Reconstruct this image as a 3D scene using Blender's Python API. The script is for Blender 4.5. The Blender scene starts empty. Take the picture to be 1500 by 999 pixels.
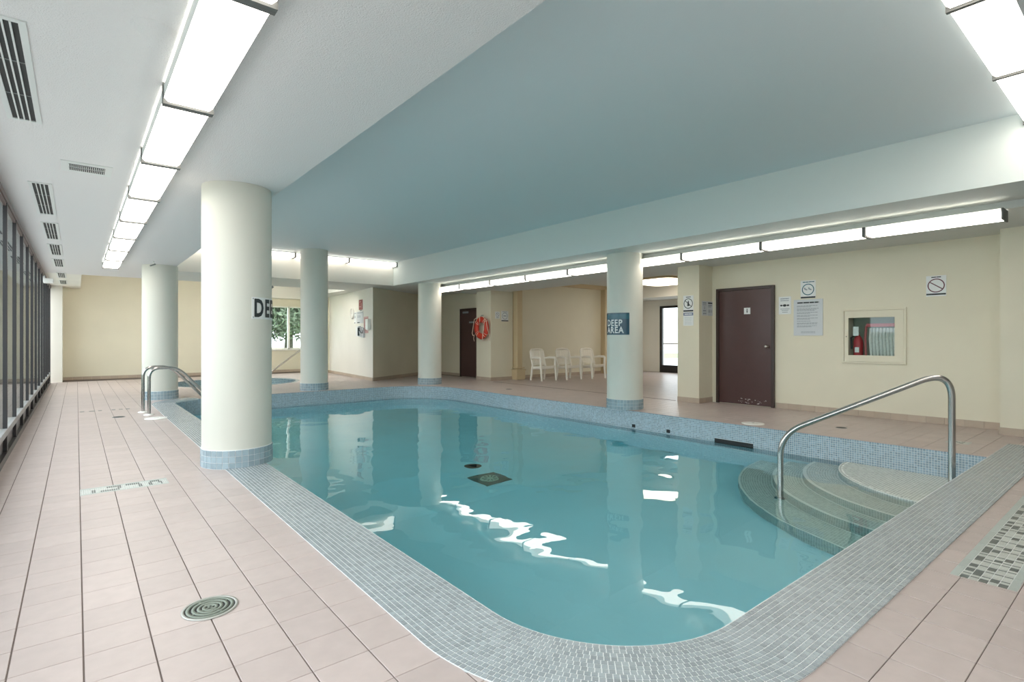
import bpy, bmesh, math, random
from mathutils import Vector, Matrix
random.seed(7)
PI = math.pi
SC = bpy.context.scene
COL = SC.collection

# ------------------------------------------------------------------ camera, world, exposure
CAM_H = 1.2
YAW = math.atan(638 / 785.0)
FPX = 785.0
cam_d = bpy.data.cameras.new('camera')
cam = bpy.data.objects.new('camera', cam_d)
COL.objects.link(cam)
cam.location = (0, 0, CAM_H)
cam.rotation_euler = (PI / 2, 0, -YAW)
cam_d.sensor_fit = 'HORIZONTAL'
cam_d.sensor_width = 36.0
cam_d.lens = FPX / 1500 * 36
cam_d.shift_y = -3.5 / 1500
cam_d.clip_start = 0.05
cam_d.clip_end = 300
SC.camera = cam
SC.view_settings.view_transform = 'Standard'
SC.view_settings.look = 'None'
SC.view_settings.gamma = 1.0
SC.view_settings.use_curve_mapping = False
SC.view_settings.exposure = 1.25
SC.cycles.max_bounces = 14
SC.cycles.diffuse_bounces = 7
SC.cycles.glossy_bounces = 5
SC.cycles.transmission_bounces = 10
SC.cycles.transparent_max_bounces = 10
SC.cycles.blur_glossy = 0.3
SC.cycles.sample_clamp_indirect = 4.0

LAMP = 2.9           # radiance of the fluorescent diffusers
LAMP_COL = (1.0, 0.93, 0.83)
SKY = 2.1            # overcast daylight
w = bpy.data.worlds.new('overcast_sky')
SC.world = w
w.use_nodes = True
nt = w.node_tree
bg = nt.nodes['Background']
tc = nt.nodes.new('ShaderNodeTexCoord')
sx = nt.nodes.new('ShaderNodeSeparateXYZ')
rp = nt.nodes.new('ShaderNodeValToRGB')
rp.color_ramp.elements[0].position = 0.0
rp.color_ramp.elements[0].color = (0.86, 0.90, 0.96, 1)
rp.color_ramp.elements[1].position = 0.6
rp.color_ramp.elements[1].color = (0.92, 0.95, 1.0, 1)
nt.links.new(tc.outputs['Generated'], sx.inputs[0])
nt.links.new(sx.outputs['Z'], rp.inputs[0])
nt.links.new(rp.outputs[0], bg.inputs['Color'])
bg.inputs['Strength'].default_value = SKY

# ------------------------------------------------------------------ helpers
F = (math.sin(YAW), math.cos(YAW)); R = (math.cos(YAW), -math.sin(YAW))
def project(x, y, z):
    d = x * F[0] + y * F[1]
    if d < 0.05: return None
    return 750 + FPX * (x * R[0] + y * R[1]) / d, 496 - FPX * (z - CAM_H) / d, d

class MB:
    def __init__(s): s.v = []; s.f = []; s.sm = []
    def add(s, vs, fs, smooth=False, mat=None):
        n = len(s.v)
        if mat is not None: vs = [tuple(mat @ Vector(p)) for p in vs]
        s.v += [tuple(p) for p in vs]
        s.f += [tuple(i + n for i in f) for f in fs]
        s.sm += [smooth] * len(fs)
        return s
    def box(s, x0, x1, y0, y1, z0, z1, mat=None, bottom=True):
        vs = [(x0,y0,z0),(x1,y0,z0),(x1,y1,z0),(x0,y1,z0),(x0,y0,z1),(x1,y0,z1),(x1,y1,z1),(x0,y1,z1)]
        fs = [(4,5,6,7),(0,1,5,4),(1,2,6,5),(2,3,7,6),(3,0,4,7)]
        if bottom: fs.append((3,2,1,0))
        return s.add(vs, fs, False, mat)
    def prism(s, poly, z0, z1, mat=None, smooth=False):
        n = len(poly)
        s.add([(x,y,z0) for x,y in poly] + [(x,y,z1) for x,y in poly],
              [tuple(range(n-1,-1,-1)), tuple(range(n, 2*n))], False, mat)
        return s.add([(x,y,z0) for x,y in poly] + [(x,y,z1) for x,y in poly],
              [(i,(i+1)%n,n+(i+1)%n,n+i) for i in range(n)], smooth, mat)
    def tube(s, pts, r, n=12, cap=True, mat=None):
        pts = [Vector(p) for p in pts]
        rings = []; up = None
        for i, p in enumerate(pts):
            t = (pts[min(i+1, len(pts)-1)] - pts[max(i-1, 0)]).normalized()
            if up is None:
                up = Vector((0,0,1)) if abs(t.z) < .9 else Vector((1,0,0))
            a = t.cross(up).normalized(); b = a.cross(t).normalized(); up = b
            rr = r[i] if isinstance(r, (list, tuple)) else r
            rings.append([p + (a*math.cos(2*PI*k/n) + b*math.sin(2*PI*k/n))*rr for k in range(n)])
        vs = [q for ring in rings for q in ring]
        fs = []
        for i in range(len(rings)-1):
            for k in range(n):
                fs.append((i*n+k, i*n+(k+1)%n, (i+1)*n+(k+1)%n, (i+1)*n+k))
        s.add(vs, fs, True, mat)
        if cap:
            s.add(rings[0], [tuple(range(n))], False, mat); s.add(rings[-1], [tuple(range(n-1,-1,-1))], False, mat)
        return s
    def lathe(s, prof, n=24, mat=None, smooth=True, closed=False):
        vs = [(r*math.cos(2*PI*k/n), r*math.sin(2*PI*k/n), z) for r, z in prof for k in range(n)]
        m = len(prof); fs = []
        for i in range(m if closed else m-1):
            j = (i+1) % m
            for k in range(n):
                fs.append((i*n+k, i*n+(k+1)%n, j*n+(k+1)%n, j*n+k))
        return s.add(vs, fs, smooth, mat)
    def disc(s, r, z, n=24, mat=None, r0=0.0):
        if r0 > 0:
            vs = [(q*math.cos(2*PI*k/n), q*math.sin(2*PI*k/n), z) for q in (r0, r) for k in range(n)]
            return s.add(vs, [(k, n+k, n+(k+1)%n, (k+1)%n) for k in range(n)], False, mat)
        return s.add([(r*math.cos(2*PI*k/n), r*math.sin(2*PI*k/n), z) for k in range(n)], [tuple(range(n))], False, mat)
    def mesh(s, name, m):
        me = bpy.data.meshes.new(name)
        me.from_pydata(s.v, [], s.f)
        me.polygons.foreach_set('use_smooth', s.sm)
        if m: me.materials.append(m)
        me.update()
        return me
    def build(s, name, m, parent=None, kind=None, label=None, cat=None, group=None, bevel=0, matrix=None):
        o = bpy.data.objects.new(name, s.mesh(name, m))
        COL.objects.link(o)
        if matrix is not None: o.matrix_world = matrix
        if parent is not None: o.parent = parent
        if bevel:
            b = o.modifiers.new('bevel', 'BEVEL'); b.width = bevel; b.segments = 2; b.limit_method = 'ANGLE'
        tag(o, label, cat, group, kind)
        return o

def tag(o, label=None, cat=None, group=None, kind=None):
    if label: o['label'] = label
    if cat: o['category'] = cat
    if group: o['group'] = group
    if kind: o['kind'] = kind
    return o
def thing(name, label, cat, loc=(0,0,0), rz=0, group=None, matrix=None, kind=None):
    o = bpy.data.objects.new(name, None); COL.objects.link(o)
    o.empty_display_size = .1
    if matrix is not None: o.matrix_world = matrix
    else: o.location = loc; o.rotation_euler = (0,0,rz)
    return tag(o, label, cat, group, kind)
def copy_tree(src, label, loc=None, rz=None, matrix=None):
    kids = [c for c in COL.objects if c.parent is src]
    r = src.copy(); COL.objects.link(r); r['label'] = label
    if loc is not None: r.location = loc
    if rz is not None: r.rotation_euler = (0,0,rz)
    if matrix is not None: r.matrix_world = matrix
    for c in kids:
        d = c.copy(); COL.objects.link(d); d.parent = r
        for g in [g for g in COL.objects if g.parent is c]:
            e = g.copy(); COL.objects.link(e); e.parent = d
    return r
def frame(origin, xdir, ydir=(0,0,1)):
    """local x along xdir, local y along ydir, local z out of the wall"""
    x = Vector(xdir).normalized(); y = Vector(ydir).normalized(); z = x.cross(y)
    m = Matrix((x, y, z)).transposed().to_4x4(); m.translation = Vector(origin)
    return m

def mat(name, col, rough=.5, metal=0., noise=0., nscale=8., bump=0., bscale=60., spec=None, emit=None, estr=0., vary=0., coat=0.):
    m = bpy.data.materials.new(name); m.use_nodes = True
    t = m.node_tree; p = t.nodes['Principled BSDF']
    p.inputs['Base Color'].default_value = (*col, 1)
    p.inputs['Roughness'].default_value = rough
    p.inputs['Metallic'].default_value = metal
    if spec is not None: p.inputs['Specular IOR Level'].default_value = spec
    if coat: p.inputs['Coat Weight'].default_value = coat; p.inputs['Coat Roughness'].default_value = .1
    if emit: p.inputs['Emission Color'].default_value = (*emit, 1); p.inputs['Emission Strength'].default_value = estr
    co = t.nodes.new('ShaderNodeNewGeometry')
    colsock = None
    if noise:
        n = t.nodes.new('ShaderNodeTexNoise'); n.inputs['Scale'].default_value = nscale; n.inputs['Detail'].default_value = 4
        t.links.new(co.outputs['Position'], n.inputs['Vector'])
        mr = t.nodes.new('ShaderNodeMapRange'); mr.inputs['From Min'].default_value = .3; mr.inputs['From Max'].default_value = .7
        mr.inputs['To Min'].default_value = 1-noise; mr.inputs['To Max'].default_value = 1+noise*.6
        t.links.new(n.outputs['Fac'], mr.inputs['Value'])
        mx = t.nodes.new('ShaderNodeVectorMath'); mx.operation = 'SCALE'; mx.inputs[0].default_value = col
        t.links.new(mr.outputs[0], mx.inputs['Scale']); colsock = mx.outputs[0]
    if vary:
        oi = t.nodes.new('ShaderNodeObjectInfo')
        ad = t.nodes.new('ShaderNodeMath'); ad.operation = 'ADD'
        t.links.new(oi.outputs['Random'], ad.inputs[0]); t.links.new(co.outputs['Random Per Island'], ad.inputs[1])
        fr = t.nodes.new('ShaderNodeMath'); fr.operation = 'FRACT'; t.links.new(ad.outputs[0], fr.inputs[0])
        mr = t.nodes.new('ShaderNodeMapRange'); mr.inputs['To Min'].default_value = 1-vary; mr.inputs['To Max'].default_value = 1+vary
        t.links.new(fr.outputs[0], mr.inputs['Value'])
        mx = t.nodes.new('ShaderNodeVectorMath'); mx.operation = 'SCALE'
        if colsock: t.links.new(colsock, mx.inputs[0])
        else: mx.inputs[0].default_value = col
        t.links.new(mr.outputs[0], mx.inputs['Scale']); colsock = mx.outputs[0]
    if colsock: t.links.new(colsock, p.inputs['Base Color'])
    if bump:
        n = t.nodes.new('ShaderNodeTexNoise'); n.inputs['Scale'].default_value = bscale; n.inputs['Detail'].default_value = 3
        t.links.new(co.outputs['Position'], n.inputs['Vector'])
        b = t.nodes.new('ShaderNodeBump'); b.inputs['Strength'].default_value = bump; b.inputs['Distance'].default_value = .01
        t.links.new(n.outputs['Fac'], b.inputs['Height']); t.links.new(b.outputs[0], p.inputs['Normal'])
    return m

M = {}
M['wall'] = mat('cream_wall_paint', (.745,.70,.56), .55, noise=.03, nscale=1.5, bump=.08, bscale=180)
M['white_wall'] = mat('white_wall_paint', (.82,.80,.74), .55, noise=.03, nscale=1.5, bump=.08, bscale=180)
M['ceil'] = mat('stucco_ceiling', (.775,.755,.755), .8, bump=.6, bscale=150)
M['ceil_smooth'] = mat('smooth_ceiling', (.70,.745,.765), .6, bump=.1, bscale=90)
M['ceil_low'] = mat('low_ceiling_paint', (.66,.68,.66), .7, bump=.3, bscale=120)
M['column'] = mat('column_paint', (.69,.68,.61), .5, noise=.02, nscale=2, bump=.06, bscale=160)
M['tile'] = mat('deck_quarry_tile', (.485,.405,.383), .38, noise=.05, nscale=14, bump=.05, bscale=240, vary=.045)
M['grout'] = mat('deck_grout', (.16,.125,.11), .9)
M['base'] = mat('baseboard_tile', (.47,.38,.30), .4, noise=.04, vary=.05)
M['mosaic'] = mat('mosaic_tile', (.325,.36,.375), .25, vary=.13, noise=.06, nscale=3)
M['mosaic_pool'] = mat('pool_mosaic_tile', (.30,.40,.47), .2, vary=.2)
M['mosaic_step'] = mat('step_mosaic_tile', (.50,.53,.49), .25, vary=.14)
M['mosaic_dark'] = mat('dark_mosaic_tile', (.13,.20,.24), .2, vary=.25)
M['mgrout'] = mat('white_grout', (.72,.74,.74), .8)
M['sgrout'] = mat('step_grout', (.78,.80,.76), .8)
M['plaster'] = mat('pool_plaster', (.70,.87,.92), .7, noise=.03, nscale=1.2)
M['coltile'] = mat('column_base_tile', (.33,.42,.47), .25, vary=.12, noise=.08, nscale=20)
M['steel'] = mat('brushed_steel', (.50,.48,.46), .22, 1.0)
M['white'] = mat('white_plastic', (.85,.84,.80), .35)
M['chair'] = mat('cream_resin', (.92,.89,.81), .35)
M['white_metal'] = mat('white_enamel', (.72,.74,.73), .35)
M['grey_metal'] = mat('grey_metal', (.35,.37,.37), .4, .3)
M['cap'] = mat('dark_grey_end_cap', (.13,.135,.13), .6)
M['dark'] = mat('black_void', (.015,.017,.018), .6)
M['dark_metal'] = mat('dark_bronze_frame', (.03,.028,.03), .35, .3)
M['brown_metal'] = mat('brown_frame', (.12,.075,.07), .4, .2)
M['sillm'] = mat('grey_sill', (.28,.28,.28), .4, .2)
M['door'] = mat('maroon_door_paint', (.085,.042,.040), .28, noise=.06, nscale=5, bump=.04, bscale=20)
M['doorf'] = mat('dark_door_frame', (.05,.030,.026), .35)
M['tan'] = mat('tan_wood_trim', (.60,.48,.30), .5)
M['red'] = mat('orange_red_foam', (.60,.045,.018), .4)
M['rope'] = mat('pale_rope', (.78,.62,.50), .8)
M['signw'] = mat('white_sign_plastic', (.78,.80,.80), .4)
M['signg'] = mat('grey_notice_paper', (.62,.65,.68), .6)
M['ink'] = mat('black_ink', (.02,.03,.035), .5)
M['greyink'] = mat('grey_ink', (.30,.34,.38), .6)
M['navy'] = mat('navy_ink', (.18,.21,.33), .5)
M['pink'] = mat('pink_notice', (.72,.45,.43), .6)
M['redsign'] = mat('dark_red_sign', (.36,.07,.07), .5)
M['maroonink'] = mat('maroon_ink', (.13,.03,.05), .5)
M['teal'] = mat('teal_sign_film', (.005,.06,.10), .22)
M['teal_top'] = mat('teal_sign_light_band', (.01,.12,.17), .22)
M['extred'] = mat('extinguisher_red', (.42,.02,.03), .3)
M['canvas'] = mat('canvas_hose', (.62,.63,.62), .8, noise=.1, nscale=40)
M['concrete'] = mat('outdoor_concrete', (.55,.55,.53), .8, noise=.08)
M['lawn'] = mat('lawn_grass', (.20,.32,.12), .9, noise=.2, nscale=3)
M['bark'] = mat('tree_bark', (.10,.09,.07), .9, noise=.3, nscale=10)
M['leaf'] = mat('tree_leaves', (.12,.165,.10), .6, vary=.4)
M['hedge'] = mat('hedge_leaves', (.10,.16,.10), .7, vary=.4)
M['balus'] = mat('white_outdoor_panel', (.85,.87,.88), .5)
M['lamp'] = mat('lit_diffuser', (.9,.9,.88), .4, emit=LAMP_COL, estr=LAMP)
M['lamp_side'] = mat('lit_diffuser_side', (.9,.9,.88), .4, emit=LAMP_COL, estr=LAMP*.3)
M['lamp_spa_fill'] = mat('spa_fill_diffuser', (.9,.9,.88), .4, emit=LAMP_COL, estr=LAMP*2.6)  # glow of the fill lights added over the spa
M['lamp_soft'] = mat('lit_soft_diffuser', (.9,.9,.88), .4, emit=LAMP_COL, estr=LAMP*.42)
M['lamp_warm'] = mat('lit_warm_diffuser', (.9,.88,.82), .4, emit=(1,.9,.74), estr=LAMP*.8)

def water_mat(name, dens, col):
    m = bpy.data.materials.new(name); m.use_nodes = True; t = m.node_tree
    for n in list(t.nodes):
        if n.type != 'OUTPUT_MATERIAL': t.nodes.remove(n)
    out = t.nodes['Material Output']
    g = t.nodes.new('ShaderNodeBsdfGlass'); g.inputs['IOR'].default_value = 1.333; g.inputs['Roughness'].default_value = 0.0
    geo = t.nodes.new('ShaderNodeNewGeometry')
    mp = t.nodes.new('ShaderNodeMapping'); mp.inputs['Scale'].default_value = (1, 1, 0)
    mp.inputs['Rotation'].default_value = (0, 0, .5)
    t.links.new(geo.outputs['Position'], mp.inputs['Vector'])
    n1 = t.nodes.new('ShaderNodeTexNoise'); n1.inputs['Scale'].default_value = 1.6; n1.inputs['Detail'].default_value = 2.0
    n1.inputs['Roughness'].default_value = .35
    t.links.new(mp.outputs[0], n1.inputs['Vector'])
    b = t.nodes.new('ShaderNodeBump'); b.inputs['Strength'].default_value = 1.0; b.inputs['Distance'].default_value = .013
    t.links.new(n1.outputs['Fac'], b.inputs['Height'])
    t.links.new(b.outputs[0], g.inputs['Normal'])
    va = t.nodes.new('ShaderNodeVolumeAbsorption'); va.inputs['Color'].default_value = (*col, 1); va.inputs['Density'].default_value = dens
    t.links.new(g.outputs[0], out.inputs['Surface']); t.links.new(va.outputs[0], out.inputs['Volume'])
    return m
M['water'] = water_mat('pool_water', .34, (.12, .80, .85))
def pane_mat():
    m = bpy.data.materials.new('window_glass'); m.use_nodes = True; t = m.node_tree
    for n in list(t.nodes):
        if n.type != 'OUTPUT_MATERIAL': t.nodes.remove(n)
    out = t.nodes['Material Output']
    tr = t.nodes.new('ShaderNodeBsdfTransparent'); tr.inputs[0].default_value = (.86,.93,.92,1)
    gl = t.nodes.new('ShaderNodeBsdfGlossy'); gl.inputs['Roughness'].default_value = .02; gl.inputs[0].default_value = (.9,.95,.95,1)
    lw = t.nodes.new('ShaderNodeLayerWeight'); lw.inputs[0].default_value = .5
    pw = t.nodes.new('ShaderNodeMath'); pw.operation = 'POWER'; pw.inputs[1].default_value = 5.0
    fr = t.nodes.new('ShaderNodeMath'); fr.operation = 'MULTIPLY_ADD'; fr.inputs[1].default_value = .62; fr.inputs[2].default_value = .05
    t.links.new(lw.outputs['Facing'], pw.inputs[0]); t.links.new(pw.outputs[0], fr.inputs[0])
    mx = t.nodes.new('ShaderNodeMixShader')
    t.links.new(fr.outputs[0], mx.inputs[0]); t.links.new(tr.outputs[0], mx.inputs[1]); t.links.new(gl.outputs[0], mx.inputs[2])
    t.links.new(mx.outputs[0], out.inputs['Surface'])
    return m
M['pane'] = pane_mat()

def wall_cells(mb, axis, c0, c1, u0, u1, z0, z1, holes):
    """a straight wall with rectangular holes; axis 'x': normal along x, u = y. holes: (u0,u1,z0,z1)"""
    us = sorted({u0, u1, *[h[0] for h in holes], *[h[1] for h in holes]})
    zs = sorted({z0, z1, *[h[2] for h in holes], *[h[3] for h in holes]})
    for a, b in zip(us, us[1:]):
        for c, d in zip(zs, zs[1:]):
            mu, mz = (a+b)/2, (c+d)/2
            if any(h[0] < mu < h[1] and h[2] < mz < h[3] for h in holes): continue
            if axis == 'x': mb.box(c0, c1, a, b, c, d)
            else: mb.box(a, b, c0, c1, c, d)
    return mb

# ------------------------------------------------------------------ pool outline (inner wall line), clockwise seen from above
WZ = -.29                       # water level
PX0, PX1, PY0, PY1 = 1.41, 7.17, 1.165, 12.3
def arc(cx, cy, r, a0, a1, n):
    return [(cx + r*math.cos(a0+(a1-a0)*i/n), cy + r*math.sin(a0+(a1-a0)*i/n)) for i in range(n+1)]
RN, RF, RFL = .70, 1.3, .75
near_arc = arc(PX0+RN, PY0+RN, RN, PI, 1.5*PI, 60)
loop = []                        # counter-clockwise
loop += near_arc
loop += [(PX1, PY0)]
loop += arc(PX1-RF, PY1-RF, RF, 0, .5*PI, 20)
loop += arc(PX0+RFL, PY1-RFL, RFL, .5*PI, PI, 14)
POOL = loop
SPA_C, SPA_R = (3.4, 16.3), 1.55
SPA = [(SPA_C[0]+SPA_R*math.cos(2*PI*k/48), SPA_C[1]+SPA_R*math.sin(2*PI*k/48)) for k in range(48)]

def inside(poly, x, y):
    c = False; n = len(poly)
    for i in range(n):
        x0, y0 = poly[i]; x1, y1 = poly[(i+1) % n]
        if (y0 > y) != (y1 > y) and x < (x1-x0)*(y-y0)/(y1-y0)+x0: c = not c
    return c
def nearest(poly, x, y):
    best = None; n = len(poly)
    for i in range(n):
        a = poly[i]; b = poly[(i+1) % n]
        dx, dy = b[0]-a[0], b[1]-a[1]; L = dx*dx+dy*dy
        t = 0 if L == 0 else max(0, min(1, ((x-a[0])*dx+(y-a[1])*dy)/L))
        qx, qy = a[0]+t*dx, a[1]+t*dy; d = math.hypot(x-qx, y-qy)
        if best is None or d < best[0]:
            l = math.sqrt(L) or 1
            best = (d, qx, qy, dy/l, -dx/l)      # outward normal for ccw loop
    return best

# ------------------------------------------------------------------ floor slab with openings
bm = bmesh.new()
outer = [(-.8,-3),(16.6,-3),(16.6,20.3),(-.8,20.3)]
def ring_edges(pts, z):
    vs = [bm.verts.new((x,y,z)) for x,y in pts]
    return [bm.edges.new((vs[i], vs[(i+1)%len(vs)])) for i in range(len(vs))]
es = ring_edges(outer, -.0045) + ring_edges(POOL, -.0045) + ring_edges(SPA, -.0045)
bmesh.ops.triangle_fill(bm, use_beauty=True, use_dissolve=False, edges=es)
for f in bm.faces:
    if f.normal.z < 0: f.normal_flip()
me = bpy.data.meshes.new('floor'); bm.to_mesh(me); bm.free(); me.materials.append(M['grout'])
floor = bpy.data.objects.new('floor', me); COL.objects.link(floor); tag(floor, kind='structure')

# deck tiles ------------------------------------------------------
TP = .2135
X0T, Y0T = .021 - TP*5, 2.59 - TP*27
def in_room(x, y):
    if x < -.54 or y < -1.2 or y > 20: return False
    if y < 5.6 and x > 9.42: return False
    if y < 1.3 and x > 8.96: return False
    if x > 16.3: return False
    if x > 9.5 and y > 12.45: return False
    if x > 10 and y < 5.97: return False
    return True
tmesh = MB()
def tile_geo(mb, poly, z=0., t=.0045, bv=.0015):
    n = len(poly)
    cx = sum(p[0] for p in poly)/n; cy = sum(p[1] for p in poly)/n
    def ins(p, d):
        l = math.hypot(p[0]-cx, p[1]-cy) or 1
        return (p[0]-(p[0]-cx)/l*d*1.4, p[1]-(p[1]-cy)/l*d*1.4)
    vs = [(x,y,z-t) for x,y in poly] + [(x,y,z-bv) for x,y in poly] + [(*ins(p,bv),z) for p in poly]
    fs = [tuple(range(2*n,3*n))] + [(i,(i+1)%n,n+(i+1)%n,n+i) for i in range(n)] + [(n+i,n+(i+1)%n,2*n+(i+1)%n,2*n+i) for i in range(n)]
    mb.add(vs, fs)
GX, GY = .0026, .0014      # half joints
full = [(-TP/2+GX,-TP/2+GY),(TP/2-GX,-TP/2+GY),(TP/2-GX,TP/2-GY),(-TP/2+GX,TP/2-GY)]
mb = MB(); tile_geo(mb, full); tile_mesh = mb.mesh('tile', M['tile'])
def clip(poly, q, nrm):    # keep the side where (p-q).n >= 0
    out = []
    for i in range(len(poly)):
        a, b = poly[i], poly[(i+1)%len(poly)]
        da = (a[0]-q[0])*nrm[0]+(a[1]-q[1])*nrm[1]; db = (b[0]-q[0])*nrm[0]+(b[1]-q[1])*nrm[1]
        if da >= 0: out.append(a)
        if (da < 0) != (db < 0):
            t = da/(da-db); out.append((a[0]+t*(b[0]-a[0]), a[1]+t*(b[1]-a[1])))
    return out
singles = []; rest = MB()
STRIPS = [(3.46, 6.2, .46, .715), (.022, .60, 5.25, 5.47), (7.82, 8.03, 1.45, 1.66)]    # tile lettering panels let into the deck
nx = int(17.4/TP)+2; ny = int(22/TP)+2
for i in range(nx):
    for j in range(ny):
        cx = X0T+(i+.5)*TP; cy = Y0T+(j+.5)*TP
        if not in_room(cx, cy): continue
        poly = [(cx+x, cy+y) for x,y in full]
        cut = False; ok = True
        for P in (POOL, SPA):
            d = nearest(P, cx, cy)
            ins = inside(P, cx, cy)
            if ins and d[0] > TP*.75: ok = False; break
            if d[0] < TP*.75:
                poly = clip(poly, (d[1]+d[3]*.012, d[2]+d[4]*.012), (d[3], d[4])); cut = True
                if len(poly) < 3: ok = False; break
        if not ok: continue
        for (a,b,c,d_) in STRIPS:
            if a-.001 < cx+TP/2 and cx-TP/2 < b+.001 and c < cy+TP/2 and cy-TP/2 < d_:
                bb = [p for p in poly]
                # keep the larger remainder outside the strip
                cands = [clip(poly,(a,0),(-1,0)), clip(poly,(b,0),(1,0)), clip(poly,(0,c),(0,-1)), clip(poly,(0,d_),(0,1))]
                def area(q): return abs(sum(q[k][0]*q[(k+1)%len(q)][1]-q[(k+1)%len(q)][0]*q[k][1] for k in range(len(q))))/2 if len(q) > 2 else 0
                x_lo, x_hi = clip(poly,(a,0),(-1,0)), clip(poly,(b,0),(1,0))
                mid = clip(clip(poly,(a,0),(1,0)),(b,0),(-1,0))
                y_lo = clip(mid,(0,c),(0,-1)) if len(mid) > 2 else []; y_hi = clip(mid,(0,d_),(0,1)) if len(mid) > 2 else []
                for q in (x_lo, x_hi, y_lo, y_hi):
                    if len(q) > 2 and area(q) > 2e-4: tile_geo(rest, q)
                ok = False; break
        if not ok: continue
        pr = project(cx, cy, 0)
        if not cut and pr and -40 < pr[0] < 1540 and pr[1] < 1060: singles.append((pr[2], cx, cy))
        else: tile_geo(rest, poly)
singles.sort()
for k, (d, cx, cy) in enumerate(singles):
    if k < 300:
        o = bpy.data.objects.new('tile', tile_mesh); COL.objects.link(o); o.location = (cx, cy, 0); o.parent = floor
    else:
        tile_geo(rest, [(cx+x, cy+y) for x,y in full])
rest.build('tile', M['tile'], floor, kind='stuff')

# ------------------------------------------------------------------ pool shell, steps, mosaic, water
def pool_floor_z(y):
    if y < 2.6: return -1.22
    if y > 5.2: return -1.66
    return -1.22 - .44*(y-2.6)/2.6
shell = MB()
n = len(POOL)
OUT = [(x + nearest(POOL, x, y)[3]*0, y) for x, y in POOL]
for i in range(n):
    a, b = POOL[i], POOL[(i+1)%n]
    shell.add([(a[0],a[1],-.005),(b[0],b[1],-.005),(b[0],b[1],-.62),(a[0],a[1],-.62)], [(0,1,2,3)])
shell_o = shell.build('pool_wall', M['mgrout'], kind='structure')
low = MB()
for i in range(n):
    a, b = POOL[i], POOL[(i+1)%n]
    low.add([(a[0],a[1],-.62),(b[0],b[1],-.62),(b[0],b[1],-1.8),(a[0],a[1],-1.8)], [(0,1,2,3)])
low.build('plaster', M['plaster'], shell_o)
fl = MB()
ys = [PY0-.05, 2.6, 5.2, PY1+.05]
for a, b in zip(ys, ys[1:]):
    fl.add([(PX0-.05,a,pool_floor_z(a)),(PX1+.05,a,pool_floor_z(a)),(PX1+.05,b,pool_floor_z(b)),(PX0-.05,b,pool_floor_z(b))], [(0,1,2,3)])
fl.build('pool_floor', M['plaster'], shell_o)

MP = .0256
def quad_tile(mb, o, u, v, n_, w_, h_, t=.0022):
    """small tile centred at o, half sizes along u and v, proud along n"""
    o = Vector(o); u = Vector(u)*w_; v = Vector(v)*h_; k = Vector(n_)*t
    a = [o-u-v, o+u-v, o+u+v, o-u+v]
    b = [p+k for p in a]
    mb.add(a+b, [(4,5,6,7),(0,1,5,4),(1,2,6,5),(2,3,7,6),(3,0,4,7)])
def walk(path, closed, pitch):
    """points at even pitch along the path with tangents"""
    segs = []; L = 0; m = len(path)
    for i in range(m if closed else m-1):
        a = path[i]; b = path[(i+1)%m]; l = math.hypot(b[0]-a[0], b[1]-a[1])
        if l > 1e-6: segs.append((L, l, a, b)); L += l
    k = max(1, round(L/pitch)); out = []; s = 0
    for q in range(k):
        t = (q+.5)*L/k
        while s < len(segs)-1 and t > segs[s][0]+segs[s][1]: s += 1
        l0, l, a, b = segs[s]; f = (t-l0)/l
        out.append((a[0]+f*(b[0]-a[0]), a[1]+f*(b[1]-a[1]), (b[0]-a[0])/l, (b[1]-a[1])/l))
    return out, L/k
pts, pit = walk(POOL, True, MP)
wm = MB()
SKIM = (3.60, 4.17)       # skimmer mouth in the right wall
for (x, y, tx, ty) in pts:
    nin = (-ty, tx, 0)
    for r in range(23):
        z = -.002 - MP*(r+.5)
        if x > PX1-.02 and SKIM[0] < y < SKIM[1] and -.36 < z < -.235: continue
        quad_tile(wm, (x, y, z), (tx,ty,0), (0,0,1), nin, pit/2-.0022, MP/2-.0022)
wm.build('tile', M['mosaic_pool'], shell_o, kind='stuff')
sk = MB(); sk.box(PX1-.003, PX1+.002, SKIM[0], SKIM[1], -.36, -.238); sk.build('skimmer_mouth', M['dark'], shell_o)
sk = MB()
for y in (4.95, 5.62):
    sk.box(PX1-.012, PX1+.002, y-.03, y+.03, -.27, -.22)
sk.build('inlet_fitting', M['dark'], shell_o)

# coping: flat mosaic band along the left and near edges
cop_path = list(reversed(arc(PX0+RFL, PY1-RFL, RFL, .62*PI, PI, 14)))
cop_path = [p for p in arc(PX0+RFL, PY1-RFL, RFL, .62*PI, PI, 14)] + near_arc + [(8.2, PY0)]
CW = .357; NROW = 14
def offset(path, d):
    out = []; m = len(path)
    for i, p in enumerate(path):
        a = path[max(i-1,0)]; b = path[min(i+1,m-1)]
        tx, ty = b[0]-a[0], b[1]-a[1]; l = math.hypot(tx, ty)
        out.append((p[0]+ty/l*d, p[1]-tx/l*d))
    return out
inner = offset(cop_path, -.004); outer_p = offset(cop_path, CW-.004)
cb = MB()
for i in range(len(inner)-1):
    a, b, c, d = inner[i], inner[i+1], outer_p[i+1], outer_p[i]
    cb.add([(*a,.0065),(*b,.0065),(*c,.0065),(*d,.0065),(*a,-.02),(*b,-.02),(*c,-.004),(*d,-.004)],
           [(3,2,1,0),(4,5,1,0),(3,2,6,7)])
for q in ((inner[0], outer_p[0]), (inner[-1], outer_p[-1])):
    cb.add([(*q[0],-.004),(*q[1],-.004),(*q[1],.0065),(*q[0],.0065)], [(0,1,2,3)])
coping = cb.build('coping', M['mgrout'], kind='structure')
cand = []
PITCH = MP*.99
pieces = [('arc', (PX0+RFL, PY1-RFL), RFL, .62*PI, PI), ('line', (PX0, PY1-RFL), (PX0, PY0+RN)),
          ('arc', (PX0+RN, PY0+RN), RN, PI, 1.5*PI), ('line', (PX0+RN, PY0), (8.2, PY0))]
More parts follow.
